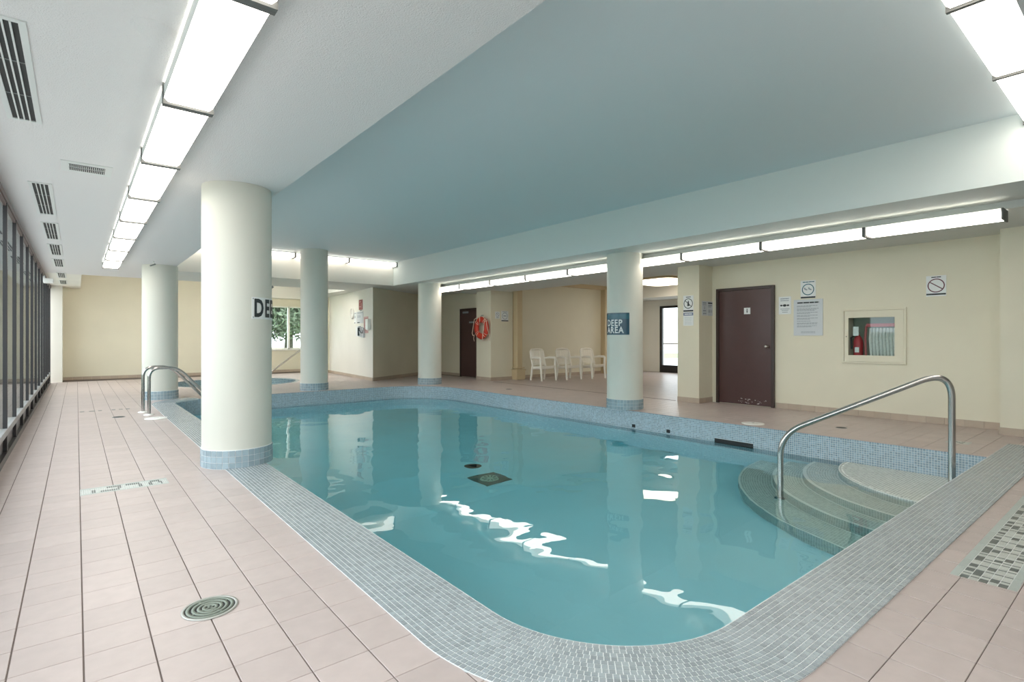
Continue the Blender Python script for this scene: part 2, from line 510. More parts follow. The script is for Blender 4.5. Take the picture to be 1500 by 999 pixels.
for r in range(NROW):
    off = (r+.5)*CW/NROW
    for pc in pieces:
        if pc[0] == 'line':
            (ax, ay), (bx, by) = pc[1], pc[2]; Ln = math.hypot(bx-ax, by-ay); k = round(Ln/PITCH)
            tx, ty = (bx-ax)/Ln, (by-ay)/Ln
            for q in range(k):
                t_ = (q+.5)/k
                cand.append((ax+(bx-ax)*t_+ty*off, ay+(by-ay)*t_-tx*off, tx, ty, Ln/k))
        else:
            (cx, cy), rr, a0, a1 = pc[1:]; Rr = rr+off; Ln = Rr*(a1-a0); k = round(Ln/PITCH)
            for q in range(k):
                a_ = a0+(a1-a0)*(q+.5)/k
                cand.append((cx+Rr*math.cos(a_), cy+Rr*math.sin(a_), -math.sin(a_), math.cos(a_), Ln/k))
def keyd(c):
    p = project(c[0], c[1], 0)
    return p[2] if p and -10 < p[0] < 1510 and p[1] < 1010 else 99
order = sorted(range(len(cand)), key=lambda i: keyd(cand[i]))
top300 = set(order[:300])
cm = MB()
for i, (x, y, tx, ty, k) in enumerate(cand):
    w_ = k/2-.0021; h_ = CW/NROW/2-.0021
    if i in top300:
        one = MB(); quad_tile(one, (0,0,0), (tx,ty,0), (-ty,tx,0), (0,0,1), w_, h_, .002)
        one.build('tile', M['mosaic'], coping).location = (x, y, .0065)
    else:
        quad_tile(cm, (x,y,.0065), (tx,ty,0), (-ty,tx,0), (0,0,1), w_, h_, .002)
cm.build('tile', M['mosaic'], coping, kind='stuff')

# corner steps ----------------------------------------------------
SCX, SCY = PX1, PY0
STEPS = [(1.30, -.276), (1.66, -.51), (1.97, -.745), (2.34, -.975)]
prev_obj = None
for si, (r, z) in enumerate(STEPS):
    st = MB()
    poly = [(SCX, SCY)] + arc(SCX, SCY, r, .5*PI, PI, 36)
    st.prism([(x, y) for x, y in poly], -1.35, z)
    step = st.build('pool_step', M['sgrout'] if si else M['sgrout'], kind='structure')
    tm = MB()
    r_in = 0 if si == 0 else STEPS[si-1][0]
    if si == 0:
        k = int(r/MP)
        for a in range(k):
            for b in range(k*1):
                x = SCX-(a+.5)*MP; y = SCY+(b+.5)*MP
                if math.hypot(x-SCX, y-SCY) < r-.035:
                    quad_tile(tm, (x,y,z), (1,0,0), (0,1,0), (0,0,1), MP/2-.0024, MP/2-.0024, .0015)
        rows = [r-.016]
    else:
        rows = [r_in+.03+MP*q for q in range(int((r-r_in-.03)/MP))]
    for rr in rows:
        m = int(.5*PI*rr/MP)
        for q in range(m):
            a = .5*PI + (q+.5)*(.5*PI)/m
            quad_tile(tm, (SCX+rr*math.cos(a), SCY+rr*math.sin(a), z), (-math.sin(a),math.cos(a),0), (math.cos(a),math.sin(a),0), (0,0,1),
                      .5*PI*rr/m/2-.0024, MP/2-.0024, .0015)
    zz = z-.014
    nr = int((.235)/MP)
    for v in range(nr):
        m = int(.5*PI*r/MP)
        for q in range(m):
            a = .5*PI + (q+.5)*(.5*PI)/m
            quad_tile(tm, (SCX+r*math.cos(a), SCY+r*math.sin(a), zz-v*MP), (-math.sin(a),math.cos(a),0), (0,0,1), (math.cos(a),math.sin(a),0),
                      .5*PI*r/m/2-.0024, MP/2-.0024, .0012)
    tm.build('tile', M['mosaic_step'], step, kind='stuff')

# water body
wpoly = offset(POOL+[POOL[0]], .01)[:-1]
wb = MB(); wb.prism(wpoly, -1.9, WZ)
wb.build('water', M['water'], kind='structure')

# floor fittings of the pool
t = thing('pool_main_drain', 'square dark drain plate with round pale grate on pool bottom', 'drain', (4.27, 5.72, -1.66))
d = MB(); d.box(-.21,.21,-.21,.21,0,.012); d.build('drain_plate', mat('drain_plate_grey', (.10,.12,.10), .6), t)
d = MB(); d.lathe([(.125,.012),(.12,.03),(.0,.034)], 28)
gr = d.build('grate', mat('drain_grate_green', (.50,.55,.42), .5), t)
d = MB()
for k in range(10):
    a = 2*PI*k/10
    d.add([(.045*math.cos(a-.1),.045*math.sin(a-.1),.0345),(.10*math.cos(a-.1),.10*math.sin(a-.1),.0335),(.10*math.cos(a+.1),.10*math.sin(a+.1),.0335),(.045*math.cos(a+.1),.045*math.sin(a+.1),.0345)],[(0,1,2,3)])
d.build('slots', M['dark'], gr)
d = MB(); d.lathe([(.125,0),(.115,.008),(.0,.008)], 24)
d.build('hydrostatic_drain_cover', M['dark'], label='small round black drain cover on pool bottom beside square drain', cat='drain').location = (4.44, 6.36, -1.659)

# ------------------------------------------------------------------ spa
sp = MB()
m = len(SPA)
for i in range(m):
    a, b = SPA[i], SPA[(i+1)%m]
    sp.add([(*a,-.004),(*b,-.004),(*b,-1.0),(*a,-1.0)], [(0,1,2,3)])
sp.add([(x,y,-1.0) for x,y in SPA], [tuple(range(m))])
spa = sp.build('spa_basin', M['mgrout'], kind='structure')
tm = MB()
sp_pts, spit = walk(SPA, True, .03)
for (x,y,tx,ty) in sp_pts:
    for r in range(12):
        quad_tile(tm, (x,y,-.02-.03*r), (tx,ty,0), (0,0,1), (-ty,tx,0), spit/2-.002, .013, .002)
tm.build('tile', M['mosaic_dark'], spa, kind='stuff')
d = MB(); d.prism([(SPA_C[0]+(x-SPA_C[0])*1.004, SPA_C[1]+(y-SPA_C[1])*1.004) for x,y in SPA], -1.1, -.16)
d.build('spa_water', M['water'], kind='structure')
d = MB()
for k in range(48):
    a0, a1 = 2*PI*k/48+.01, 2*PI*(k+1)/48-.01
    q = [(SPA_C[0]+rr*math.cos(a), SPA_C[1]+rr*math.sin(a)) for rr, a in ((SPA_R+.005,a0),(SPA_R+.11,a0),(SPA_R+.11,a1),(SPA_R+.005,a1))]
    tile_geo(d, q, .004, .008)
d.build('tile', M['mosaic'], spa, kind='stuff')

# ------------------------------------------------------------------ walls and ceiling
W = M['wall']
def struct(mb, name, m=W, parent=None, bevel=0): return mb.build(name, m, parent, kind='structure' if parent is None else None, bevel=bevel)
# left: glazed wall, solid pier at its far end
d = MB(); d.box(-.75,-.30,19.2,20.0,0,2.65); struct(d, 'wall_left', M['column'])
d = MB(); wall_cells(d, 'y', 20.0, 20.2, -.8, 6.65, 0, 3.3, [(4.0, 6.5, .82, 2.34)]); struct(d, 'wall_back')
d = MB(); d.box(4.0,6.24,19.72,20.0,2.62,3.1); struct(d, 'beam_over_window', M['white_wall'])
d = MB(); d.box(-.8,16.6,-3.2,-3,0,3.3); struct(d, 'wall_front', M['white_wall'])
# niche walls beside the spa
L1 = [(6.50,14.22),(6.92,18.70),(6.62,18.70),(6.62,20.2),(9.9,20.2),(9.9,15.9),(8.67,15.58)]
d = MB(); d.prism([(6.50,14.22),(9.5,16.15),(9.7,16.15),(9.7,20.2),(6.62,20.2),(6.62,18.70),(6.92,18.70)], 0, 2.9); struct(d, 'wall_niche')
d = MB(); d.prism([(6.488,14.205),(6.502,14.213),(6.922,18.712),(6.908,18.712)], 0, 2.9); struct(d, 'wall_niche_side', M['white_wall'])
# inner door wall
d = MB(); d.box(9.5,9.65,12.6,16.3,0,2.9); struct(d, 'wall_inner')
d = MB(); d.prism([(9.15,12.21),(9.95,12.21),(9.95,12.7),(9.5,12.92),(9.15,12.92)], 0, 2.9); struct(d, 'wall_pier')
d = MB(); d.box(9.95,16.6,12.4,12.6,0,3.2); struct(d, 'wall_alcove')
d = MB(); wall_cells(d, 'x', 16.3, 16.5, 5.8, 12.6, 0, 3.2, [(10.35,11.58,0,2.36)]); struct(d, 'wall_end', M['white_wall'])
d = MB(); d.box(9.6,16.5,5.82,5.97,0,3.2); struct(d, 'wall_lobby')
# right wall with the hose cabinet recess
d = MB(); wall_cells(d, 'x', 9.4, 9.75, 1.35, 5.52, 0, 2.9, [(2.53,3.21,.88,1.575)])
d.box(9.65,9.75,2.5,3.25,.85,1.6); struct(d, 'wall_right')
d = MB(); d.box(8.95,9.75,-3.0,1.35,0,2.9); struct(d, 'wall_right_pier')
d = MB(); d.box(8.945,9.6,5.515,5.97,0,2.9); struct(d, 'wall_right_pilaster')
# baseboards
def bboard(name, segs, h=.095, t=.012):
    root = None
    for s_i, (a, b) in enumerate(segs):
        dx, dy = b[0]-a[0], b[1]-a[1]; L = math.hypot(dx, dy); k = max(1, round(L/.2135))
        if root is None:
            root = bpy.data.objects.new(name, None); COL.objects.link(root); root['kind'] = 'structure'
        ang = math.atan2(dy, dx)
        mm = MB()
        for q in range(k):
            g = .0012
            T = Matrix.Translation((a[0],a[1],0)) @ Matrix.Rotation(ang, 4, 'Z')
            mm.box(q*L/k+g, (q+1)*L/k-g, -t, 0, .001, h, mat=T)
        mm.build('tile', M['base'], root, kind='stuff')
bboard('baseboard_right', [((9.4,4.32),(9.4,1.36)), ((9.4,5.515),(9.4,5.42))][:1])
bboard('baseboard_right_pier', [((9.4-.01,1.35),(8.94,1.35)),((8.95,1.36),(8.95,-1.5))])
bboard('baseboard_right_pilaster', [((8.945,5.97),(8.945,5.505)),((8.935,5.515),(9.39,5.515))])
bboard('baseboard_back', [((-.3,20.0),(6.6,20.0))])
bboard('baseboard_niche', [((6.906,18.70),(6.486,14.20)),((6.50,14.21),(9.5,16.14)),((6.62,18.7),(6.92,18.7))])
bboard('baseboard_inner', [((9.5,16.1),(9.5,14.35))])
bboard('baseboard_pier', [((9.15,12.92),(9.15,12.2)),((9.14,12.21),(9.95,12.21))])
bboard('baseboard_alcove', [((10.25,12.4),(16.25,12.4))])

# ceilings
def cbox(name, m, *boxes):
    d = MB()
    for b in boxes: d.box(*b)
    return struct(d, name, m)
cbox('ceiling', M['ceil'], (-.8,1.56,-3,15.6,2.65,3.5), (1.56,6.75,-3,.42,2.65,3.5))
cbox('ceiling_far_beam', M['ceil_low'], (1.56,10,13.45,15.6,2.65,3.5))
cbox('ceiling_recess', M['ceil_smooth'], (1.56,6.75,.42,13.45,3.27,3.5))
cbox('ceiling_right_beam', M['ceil_low'], (6.75,7.62,-3,13.45,2.65,3.5))
cbox('ceiling_right', M['ceil_low'], (7.62,9.85,-3,13.45,2.57,3.5), (6.24,10,15.6,20.2,2.65,3.5), (9.85,10.6,-3,5.9,2.57,3.5))
cbox('ceiling_spa', M['white_wall'], (-.8,.09,15.6,20.2,2.65,3.5), (.09,6.24,15.6,20.2,3.08,3.5))
cbox('ceiling_lobby', M['ceil_low'], (9.85,15.0,5.9,13.45,3.0,3.5), (15.0,16.5,5.9,12.6,2.58,3.5))
# white faces of the recess (drop beams are painted white on their sides)
d = MB(); d.box(1.56,6.75,13.435,13.45,2.65,3.27); struct(d, 'trim_1', M['white_wall'])
d = MB(); d.box(6.735,6.75,.42,13.436,2.65,3.27); struct(d, 'trim_2', mat('beam_face_paint', (.70,.75,.74), .6))
d = MB(); d.box(14.985,15.0,5.97,12.4,2.58,3.0); struct(d, 'trim_3', M['white_wall'])

# glazed wall on the left --------------------------------------------------
win = bpy.data.objects.new('window_1', None); COL.objects.link(win); win['kind'] = 'structure'
GX0 = -.555
ym = [7.38 + 1.042*k for k in range(-10, 12)]
for y in ym:
    d = MB(); d.box(-.62,-.538,y-.026,y+.026,.0,2.60); d.build('mullion', M['dark_metal'], win, bevel=.004)
for y0, y1 in zip(ym, ym[1:]):
    d = MB(); d.add([(GX0,y0+.02,.30),(GX0,y1-.02,.30),(GX0,y1-.02,2.56),(GX0,y0+.02,2.56)],[(0,1,2,3)]); d.build('pane', M['pane'], win)
    d = MB(); d.box(GX0-.03,GX0-.012,y0+.035,y1-.035,.07,.24); d.build('lower_panel', M['dark_metal'], win)
    d = MB(); d.box(GX0-.02,-.545,y0+.026,y1-.026,2.53,2.56); d.build('sash', M['brown_metal'], win)
y0, y1 = ym[0], ym[-1]
d = MB(); d.box(-.64,-.533,y0,y1,.235,.30); d.build('sill', M['sillm'], win, bevel=.004)
d = MB(); d.box(-.64,-.533,y0,y1,0,.07); d.build('bottom_rail', M['dark_metal'], win)
d = MB(); d.box(-.72,-.535,y0,19.3,2.56,2.62); d.box(-.72,-.55,y0,19.3,2.62,2.65); d.build('top_rail', M['brown_metal'], win)
# rear window beyond the spa
win2 = bpy.data.objects.new('window_2', None); COL.objects.link(win2); win2['kind'] = 'structure'
d = MB()
for x in (4.0, 5.03, 5.92, 6.46): d.box(x-.03,x+.03,19.99,20.09,.82,2.34)
for z in (.82, 2.31): d.box(4.0,6.5,19.99,20.09,z,z+.04)
d.build('window_frame', M['white'], win2)
d = MB(); d.box(3.95,6.55,19.93,20.0,.78,.82); d.build('window_sill', M['white'], win2)
for a, b in ((4.03,5.0),(5.06,5.89),(5.95,6.43)):
    d = MB(); d.add([(a,20.035,.86),(b,20.035,.86),(b,20.035,2.31),(a,20.035,2.31)],[(0,1,2,3)]); d.build('pane', M['pane'], win2)

# ------------------------------------------------------------------ columns
COLS = [(1.215,5.73,2.65,'pale cream round column standing nearest, on the left coping with black lettered sign'),
        (1.30,12.76,2.65,'pale cream round column behind the steel ladder rails at far left'),
        (4.33,12.68,3.27,'pale cream round column on far pool edge reaching the raised ceiling'),
        (7.27,12.40,2.65,'pale cream round column at the far right pool corner under the beam'),
        (7.37,5.97,2.65,'pale cream round column on right pool side with teal DEEP AREA sign')]
CR = .305
col_objs = []
for ci, (x, y, h, lab) in enumerate(COLS):
    root = thing('column', lab, 'column', (x, y, 0), 0, 'round columns around the pool', kind='structure')
    d = MB(); d.lathe([(CR,.17),(CR,h)], 64); d.build('shaft', M['column'], root)
    d = MB(); d.lathe([(CR+.006,0),(CR+.006,.172),(CR-.01,.176)], 64); d.build('base', M['mgrout'], root)
    nt_ = 36
    rows = [(.002,.058),(.058,.114),(.114,.17)]
    one = None; mass = MB()
    a_cam = math.atan2(-y, -x)
    for k in range(nt_):
        for (z0, z1) in rows:
            a = 2*PI*k/nt_
            w_ = (CR+.006)*PI/nt_-.0022
            if ci in (0, 4):
                b = MB(); quad_tile(b, (CR+.0055,0,0), (0,1,0), (0,0,1), (1,0,0), w_, .026, .003)
                if one is None: one = b.mesh('tile', M['coltile'])
                o = bpy.data.objects.new('tile', one); COL.objects.link(o); o.location = (0,0,(z0+z1)/2); o.rotation_euler = (0,0,a); o.parent = root
            else:
                T = Matrix.Rotation(a, 4, 'Z')
                vs = MB(); quad_tile(vs, (CR+.0055,0,(z0+z1)/2), (0,1,0), (0,0,1), (1,0,0), w_, .026, .003)
                mass.add(vs.v, vs.f, False, T)
    if mass.v: mass.build('tile', M['coltile'], root, kind='stuff')
    col_objs.append(root)

# ------------------------------------------------------------------ text helper
def text_geo(body, size=1.0, bold=0.0, sx=1.0, align='LEFT', sy=1.0, gap=1.1):
    cu = bpy.data.curves.new('lettering', 'FONT'); cu.body = body; cu.size = size; cu.offset = bold; cu.align_x = align
    cu.resolution_u = 3; cu.space_character = gap
    o = bpy.data.objects.new('lettering_tmp', cu); COL.objects.link(o)
    dg = bpy.context.evaluated_depsgraph_get(); dg.update()
    me = o.evaluated_get(dg).to_mesh()
    vs = [(v.co.x*sx, v.co.y*sy, 0) for v in me.vertices]; fs = [tuple(p.vertices) for p in me.polygons]
    o.evaluated_get(dg).to_mesh_clear()
    bpy.data.objects.remove(o); bpy.data.curves.remove(cu)
    return vs, fs
def letters(body, x, y, h, m, parent, z=.0025, bold=0., sx=1., align='LEFT', name='lettering'):
    vs, fs = text_geo(body, h/.7, bold, sx, align)
    d = MB(); d.add([(a+x, b+y, z) for a,b,_ in vs], fs); return d.build(name, m, parent)
def bars(d, x0, x1, y, h, n_words, z=.002, seed=1):
    rnd = random.Random(seed); x = x0
    while x < x1-.004:
        w_ = rnd.uniform(.6,1.5)*(x1-x0)/n_words
        e = min(x+w_, x1); d.add([(x,y,z),(e,y,z),(e,y+h,z),(x,y+h,z)],[(0,1,2,3)]); x = e+(x1-x0)*.02
def annulus(d, cx, cy, r0, r1, z=.0025, n=32, ey=1.0):
    vs = [(cx+q*math.cos(2*PI*k/n), cy+ey*q*math.sin(2*PI*k/n), z) for q in (r0, r1) for k in range(n)]
    d.add(vs, [(k, n+k, n+(k+1)%n, (k+1)%n) for k in range(n)])
def slash(d, cx, cy, r, w_, a=-.78, z=.0026):
    c, s = math.cos(a), math.sin(a); px_, py_ = -s*w_, c*w_
    d.add([(cx-c*r-px_,cy-s*r-py_,z),(cx+c*r-px_,cy+s*r-py_,z),(cx+c*r+px_,cy+s*r+py_,z),(cx-c*r+px_,cy-s*r+py_,z)],[(0,1,2,3)])
def panel(name, w_, h_, origin, xdir, label, cat, m='signw', t=.006, group=None, bevel=0):
    """flat panel; origin = lower left corner on the wall"""
    d = MB(); d.box(0, w_, 0, h_, -t, 0.0)
    o = d.build(name, M[m], label=label, cat=cat, group=group, bevel=bevel)
    fr = frame(origin, xdir); fr.translation = Vector(origin) + fr.col[2].xyz*(t+.0005)
    o.matrix_world = fr
    return o

# curved signs on the columns
def bend(vs, r):            # local (x along surface, y up) -> on cylinder facing -Y at x=0
    return [(r*math.sin(x/r), -r*math.cos(x/r), y) for x, y, _ in vs]
def grid_panel(w_, h_, r, n=24, x0=0, y0=0):
    d = MB()
    vs = []
    for i in range(n+1):
        for y in (y0, y0+h_):
            for rr in (r, r+.004):
                x = x0+w_*i/n
                vs.append((rr*math.sin(x/r), -rr*math.cos(x/r), y))
    fs = []
    for i in range(n):
        a = i*4; b = a+4
        fs += [(a+1,b+1,b+3,a+3),(a,a+2,b+2,b),(a+2,a+3,b+3,b+2),(a,b,b+1,a+1)]
    fs += [(0,1,3,2),(n*4,n*4+2,n*4+3,n*4+1)]
    d.add(vs, fs); return d
def facing(c):              # rotation so that local -Y faces the camera
    return math.atan2(c[1], c[0]) - PI/2
sgn = thing('depth_sign', 'white curved sign with bold black DEEP letters wrapping the nearest column', 'sign', (COLS[0][0],COLS[0][1],0), facing(COLS[0]))
SW = .62; x0 = CR*math.radians(23)
d = grid_panel(SW, .205, CR+.0005, 28, x0, 1.385); d.build('plate', M['signw'], sgn)
vs, fs = text_geo('DEEP AREA', .16/.7, .0085, .62, gap=1.22)
d = MB(); d.add(bend([(a+x0+.020, b+1.412, 0) for a,b,_ in vs], CR+.009), fs); d.build('lettering', M['ink'], sgn)
for yy in (1.402, 1.575):
    for xx in (x0+.012, x0+SW-.012):
        d = MB()
        T = Matrix.Rotation(xx/CR, 4, 'Z') @ Matrix.Translation((0,-CR-.005,yy)) @ Matrix.Rotation(PI/2, 4, 'X')
        d.add(*(lambda q: (q.v, q.f))(MB().lathe([(.007,0),(.005,.003),(0,.004)], 10)), False, T)
        d.build('screw', M['grey_metal'], sgn)
sgn = thing('depth_sign', 'teal sign with white DEEP AREA lettering on the right side column', 'sign', (COLS[4][0],COLS[4][1],0), facing(COLS[4]))
x0 = -CR*math.radians(84); SW = CR*math.radians(98)
d = grid_panel(SW, .37, CR+.0005, 28, x0, 1.265); d.build('plate', M['teal'], sgn)
d = grid_panel(SW-.02, .085, CR+.0015, 28, x0+.01, 1.53); d.build('upper_band', M['teal_top'], sgn)
for body, yy in (('DEEP', 1.415), ('AREA', 1.295)):
    vs, fs = text_geo(body, .105/.7, .0042, .86, gap=1.14)
    d = MB(); d.add(bend([(a+x0+.085, b+yy, 0) for a,b,_ in vs], CR+.0095), fs); d.build('lettering', M['signw'], sgn)

# ------------------------------------------------------------------ ceiling lights
def fixture(L, W_, label, cat='ceiling light', group=None, hang=0.0, side='lamp_side'):
    """wrap fixture along local y, centred, top at z=0"""
    root = thing('ceiling_light', label, cat, group=group)
    d = MB(); d.box(-W_/2+.02, W_/2-.02, -L/2+.004, L/2-.004, -.03, 0); 
    if hang:
        for y in (-L/2+.15, L/2-.15): d.box(-.015,.015,y-.015,y+.015,0,hang)
    d.build('housing', M['white_metal'], root)
    d = MB(); w2 = W_/2
    prof = [(-w2,-.012),(-w2,-.085),(-w2+.02,-.105),(w2-.02,-.105),(w2,-.085),(w2,-.012)]
    y0, y1 = -L/2+.026, L/2-.026
    vs = [(x,y0,z) for x,z in prof] + [(x,y1,z) for x,z in prof]
    k = len(prof)
    d.add(vs, [(i,i+1,k+i+1,k+i) for i in range(k-1)] + [tuple(range(k-1,-1,-1)), tuple(range(k,2*k))])
    df = d.build('diffuser', M['lamp'], root)
    df.data.materials.append(M[side])
    for pi in (0, 4, 5, 6): df.data.polygons[pi].material_index = 1
    d = MB()
    ct = .026 if side == 'white_metal' else .016
    for y in (-L/2, L/2-ct):
        d = MB(); d.box(-w2-.005, w2+.005, y+.0005, y+ct-.0005, -.118, 0)
        d.build('end_cap', M['cap'], root)
    return root
ordn = ['nearest','second','third','fourth','fifth','sixth','seventh','eighth','ninth','tenth','eleventh']
L = 1.31
base = None; G1 = 'light panels in the left ceiling row'
k = 0
for q in range(-1, 10):
    yc = 1.0 + L*(q+.5)
    if yc > 13: continue
    lab = 'long white lit ceiling panel, %s in the row along the window side' % ordn[k]; k += 1
    if base is None: base = fixture(L, .245, lab, group=G1, side='white_metal'); o = base
    else: o = copy_tree(base, lab)
    o.location = (.507, yc, 2.65)
L = 1.265; base = None; G1 = 'light tubes in the right ceiling row'; k = 0
for q in range(0, 9):
    yc = 1.09 + L*(q+.5)
    lab = 'white lit light box under the right beam, %s of its row' % ordn[k]; k += 1
    if base is None: base = fixture(L, .24, lab, group=G1, hang=.02); o = base
    else: o = copy_tree(base, lab)
    o.location = (7.53, yc, 2.55)
L = 1.33; base = None; G1 = 'light boxes on the far face of the raised ceiling'
for q in range(4):
    lab = 'white lit light box on the far beam, %s from its right end' % ['first','second','third','fourth'][q]
    if base is None:
        base = fixture(L, .24, lab, group=G1, side='lamp_soft'); o = base
        [c for c in COL.objects if c.parent is o and c.name.startswith('diffuser')][0].data.materials[0] = M['lamp_soft']
    else: o = copy_tree(base, lab)
    o.location = (6.72-L*(q+.5), 13.31, 3.25); o.rotation_euler = (0,0,PI/2)
base = None; G1 = 'light boxes on the near face of the raised ceiling'
for q in range(4):
    lab = 'large white lit ceiling panel overhead at the top right, %s from the beam' % ['first','second','third','fourth'][q]
    if base is None: base = fixture(L, .42, lab, group=G1); o = base
    else: o = copy_tree(base, lab)
    o.location = (6.96-.02-L*(q+.5)-.0, .64, 3.27); o.rotation_euler = (0,0,PI/2)
    o.location.x = 6.72-L*(q+.5)
    if q == 0: pass
t = thing('ceiling_light', 'rounded flat lit ceiling fitting in the lobby beyond the columns', 'ceiling light', (13.75,9.7,3.0))
d = MB()
def rrect(w_, h_, r, n=6):
    out = []
    for cx, cy, a in ((w_/2-r,h_/2-r,0),(-w_/2+r,h_/2-r,PI/2),(-w_/2+r,-h_/2+r,PI),(w_/2-r,-h_/2+r,1.5*PI)):
        out += [(cx+r*math.cos(a+PI/2*i/n), cy+r*math.sin(a+PI/2*i/n)) for i in range(n+1)]
    return out
d.prism(rrect(1.5,1.5,.3), -.06, 0); d.build('housing', M['tan'], t)
d = MB(); d.prism(rrect(1.36,1.36,.28), -.13, -.06); d.build('diffuser', M['lamp_warm'], t)

base = None  # row of fill lights added out of view to brighten the far end
for q in range(4):
    lab = 'added unseen fill light in the spa ceiling recess, %s from the window side' % ordn[q+1]
    if base is None: base = fixture(1.3, .24, lab, group='added fill lights in the spa recess'); o = base
    else: o = copy_tree(base, lab)
    o.location = (1.3+1.32*q, 15.78, 3.08); o.rotation_euler = (0,0,PI/2)
    if q == 0:
        dm = [c for c in COL.objects if c.parent is o and c.name.startswith('diffuser')][0].data
        dm.materials[0] = M['lamp_spa_fill']; dm.materials[1] = M['lamp_spa_fill']
# ------------------------------------------------------------------ ceiling vents
def linear_vent(L, W_, label, nslot=4):
    root = thing('ceiling_vent', label, 'vent', group='slot vents above the window wall')
    fr = MB(); b = .028
    fr.box(-W_/2,-W_/2+b,-L/2,L/2,-.008,0); fr.box(W_/2-b,W_/2,-L/2,L/2,-.008,0)
    fr.box(-W_/2+b,W_/2-b,-L/2,-L/2+b,-.008,0); fr.box(-W_/2+b,W_/2-b,L/2-b,L/2,-.008,0)
    fr.build('frame', M['white_metal'], root)
    d = MB(); d.box(-W_/2+b,W_/2-b,-L/2+b,L/2-b,-.002,0); d.build('backing', M['dark'], root)
    iw = W_-2*b
    for k in range(nslot-1):
        x = -W_/2+b+iw*(k+1)/nslot
        d = MB(); d.box(x-.004,x+.004,-L/2+b,L/2-b,-.009,-.002); d.build('slat', M['white_metal'], root)
    for y in (-L/6, L/6):
        d = MB(); d.box(-W_/2+b,W_/2-b,y-.003,y+.003,-.006,-.002); d.build('crossbar', M['grey_metal'], root)
    return root
VY = [(3.30,4.80),(6.62,8.25),(8.82,10.25),(10.8,12.15),(12.75,14.1),(15.4,16.6),(17.3,18.5)]
base = None
for k, (a, b) in enumerate(VY):
    lab = 'long slotted air vent in the ceiling by the windows, %s one' % ordn[k]
    if base is None: base = linear_vent(1.5, .17, lab); o = base
    else: o = copy_tree(base, lab); o.scale = (1,(b-a)/1.5,1)
    o.location = (-.265, (a+b)/2, 2.65)
t = thing('ceiling_vent', 'short rectangular double grille vent beside the light row', 'vent', (.07,5.83,2.65))
d = MB(); d.box(-.17,.17,-.17,.17,-.006,0); d.build('frame', M['white_metal'], t)
for y in (-.055,.055):
    g = MB(); g.box(-.12,.12,y-.045,y+.045,-.008,-.005); g = g.build('backing', M['dark'], t)
    d = MB()
    for q in range(19): d.box(-.12+.0128*q,-.12+.0128*q+.0045,y-.045,y+.045,-.011,-.0085)
    d.build('fins', M['white_metal'], g, kind='stuff')
# painted-over round patch in the ceiling
d = MB(); d.lathe([(.09,0),(.085,-.005),(0,-.006)], 28); d.build('ceiling_patch', M['ceil'], label='faint round cover plate painted into the ceiling above the deck', cat='cover plate').location = (.28, 3.0, 2.65)

# small devices
def camera_dev(loc, rz, label, s=1.0):
    t = thing('security_camera', label, 'camera', loc, rz)
    d = MB(); d.lathe([(.03*s,0),(.03*s,-.02*s),(.012*s,-.025*s),(.010*s,-.09*s)], 14); d.build('mount', M['white'], t)
    d = MB(); d.tube([(-.10*s,0,-.15*s),(.06*s,0,-.08*s)], .024*s, 14); b = d.build('body', M['grey_metal'], t)
    return t
camera_dev((1.12,12.05,2.65), .4, 'small dark security camera on the ceiling by the far left column', .6)
camera_dev((3.85,14.6,2.65), .2, 'small grey security camera under the far beam', 1.4)
t = thing('security_camera', 'white box camera mounted at the top far end of the window wall', 'camera', (-.50,15.2,2.45))
d = MB(); d.box(-.05,.12,-.1,.1,-.06,.04); d.build('body', M['white'], t, bevel=.01)
d = MB(); d.box(-.06,-.02,-.04,.04,-.02,.10); d.build('bracket', M['white_metal'], t)

# ------------------------------------------------------------------ doors
dr = bpy.data.objects.new('door_1', None); COL.objects.link(dr); dr['kind'] = 'structure'
tag(dr, 'brown washroom door with small white pictogram in the right wall', 'door')
Y0, Y1, H = 4.33, 5.41, 2.13
d = MB(); d.box(9.345,9.40,Y0,Y0+.05,0,H); d.box(9.345,9.40,Y1-.05,Y1,0,H); d.box(9.345,9.40,Y0+.05,Y1-.05,H-.05,H)
d.build('door_frame', M['doorf'], dr, bevel=.004)
d = MB(); d.box(9.368,9.398,Y0+.053,Y1-.053,.012,H-.053); leaf = d.build('door_leaf', M['door'], dr, bevel=.002)
d = MB(); T = Matrix.Translation((9.368, 4.455, 1.06)) @ Matrix.Rotation(-PI/2, 4, 'Y')
d.lathe([(.033,0),(.033,.006),(.012,.01),(.012,.035),(.028,.045),(.03,.06),(.02,.072),(0,.075)], 20, mat=T); d.build('door_knob', M['steel'], leaf)
d = MB(); d.box(9.364,9.3675,4.757,4.873,1.640,1.755); pic = d.build('door_sign', M['signw'], leaf)
d = MB(); T = frame((9.3632,4.815,1.66), (0,-1,0))
d.lathe([(.011,0),(.011,.001),(0,.001)], 14, mat=T @ Matrix.Translation((0,.068,0)))
d.add([(-.012,.05,.001),(.012,.05,.001),(.006,-.0,.001),(-.006,0,.001)], [(0,1,2,3)], False, T)
d.build('pictogram', M['ink'], leaf)
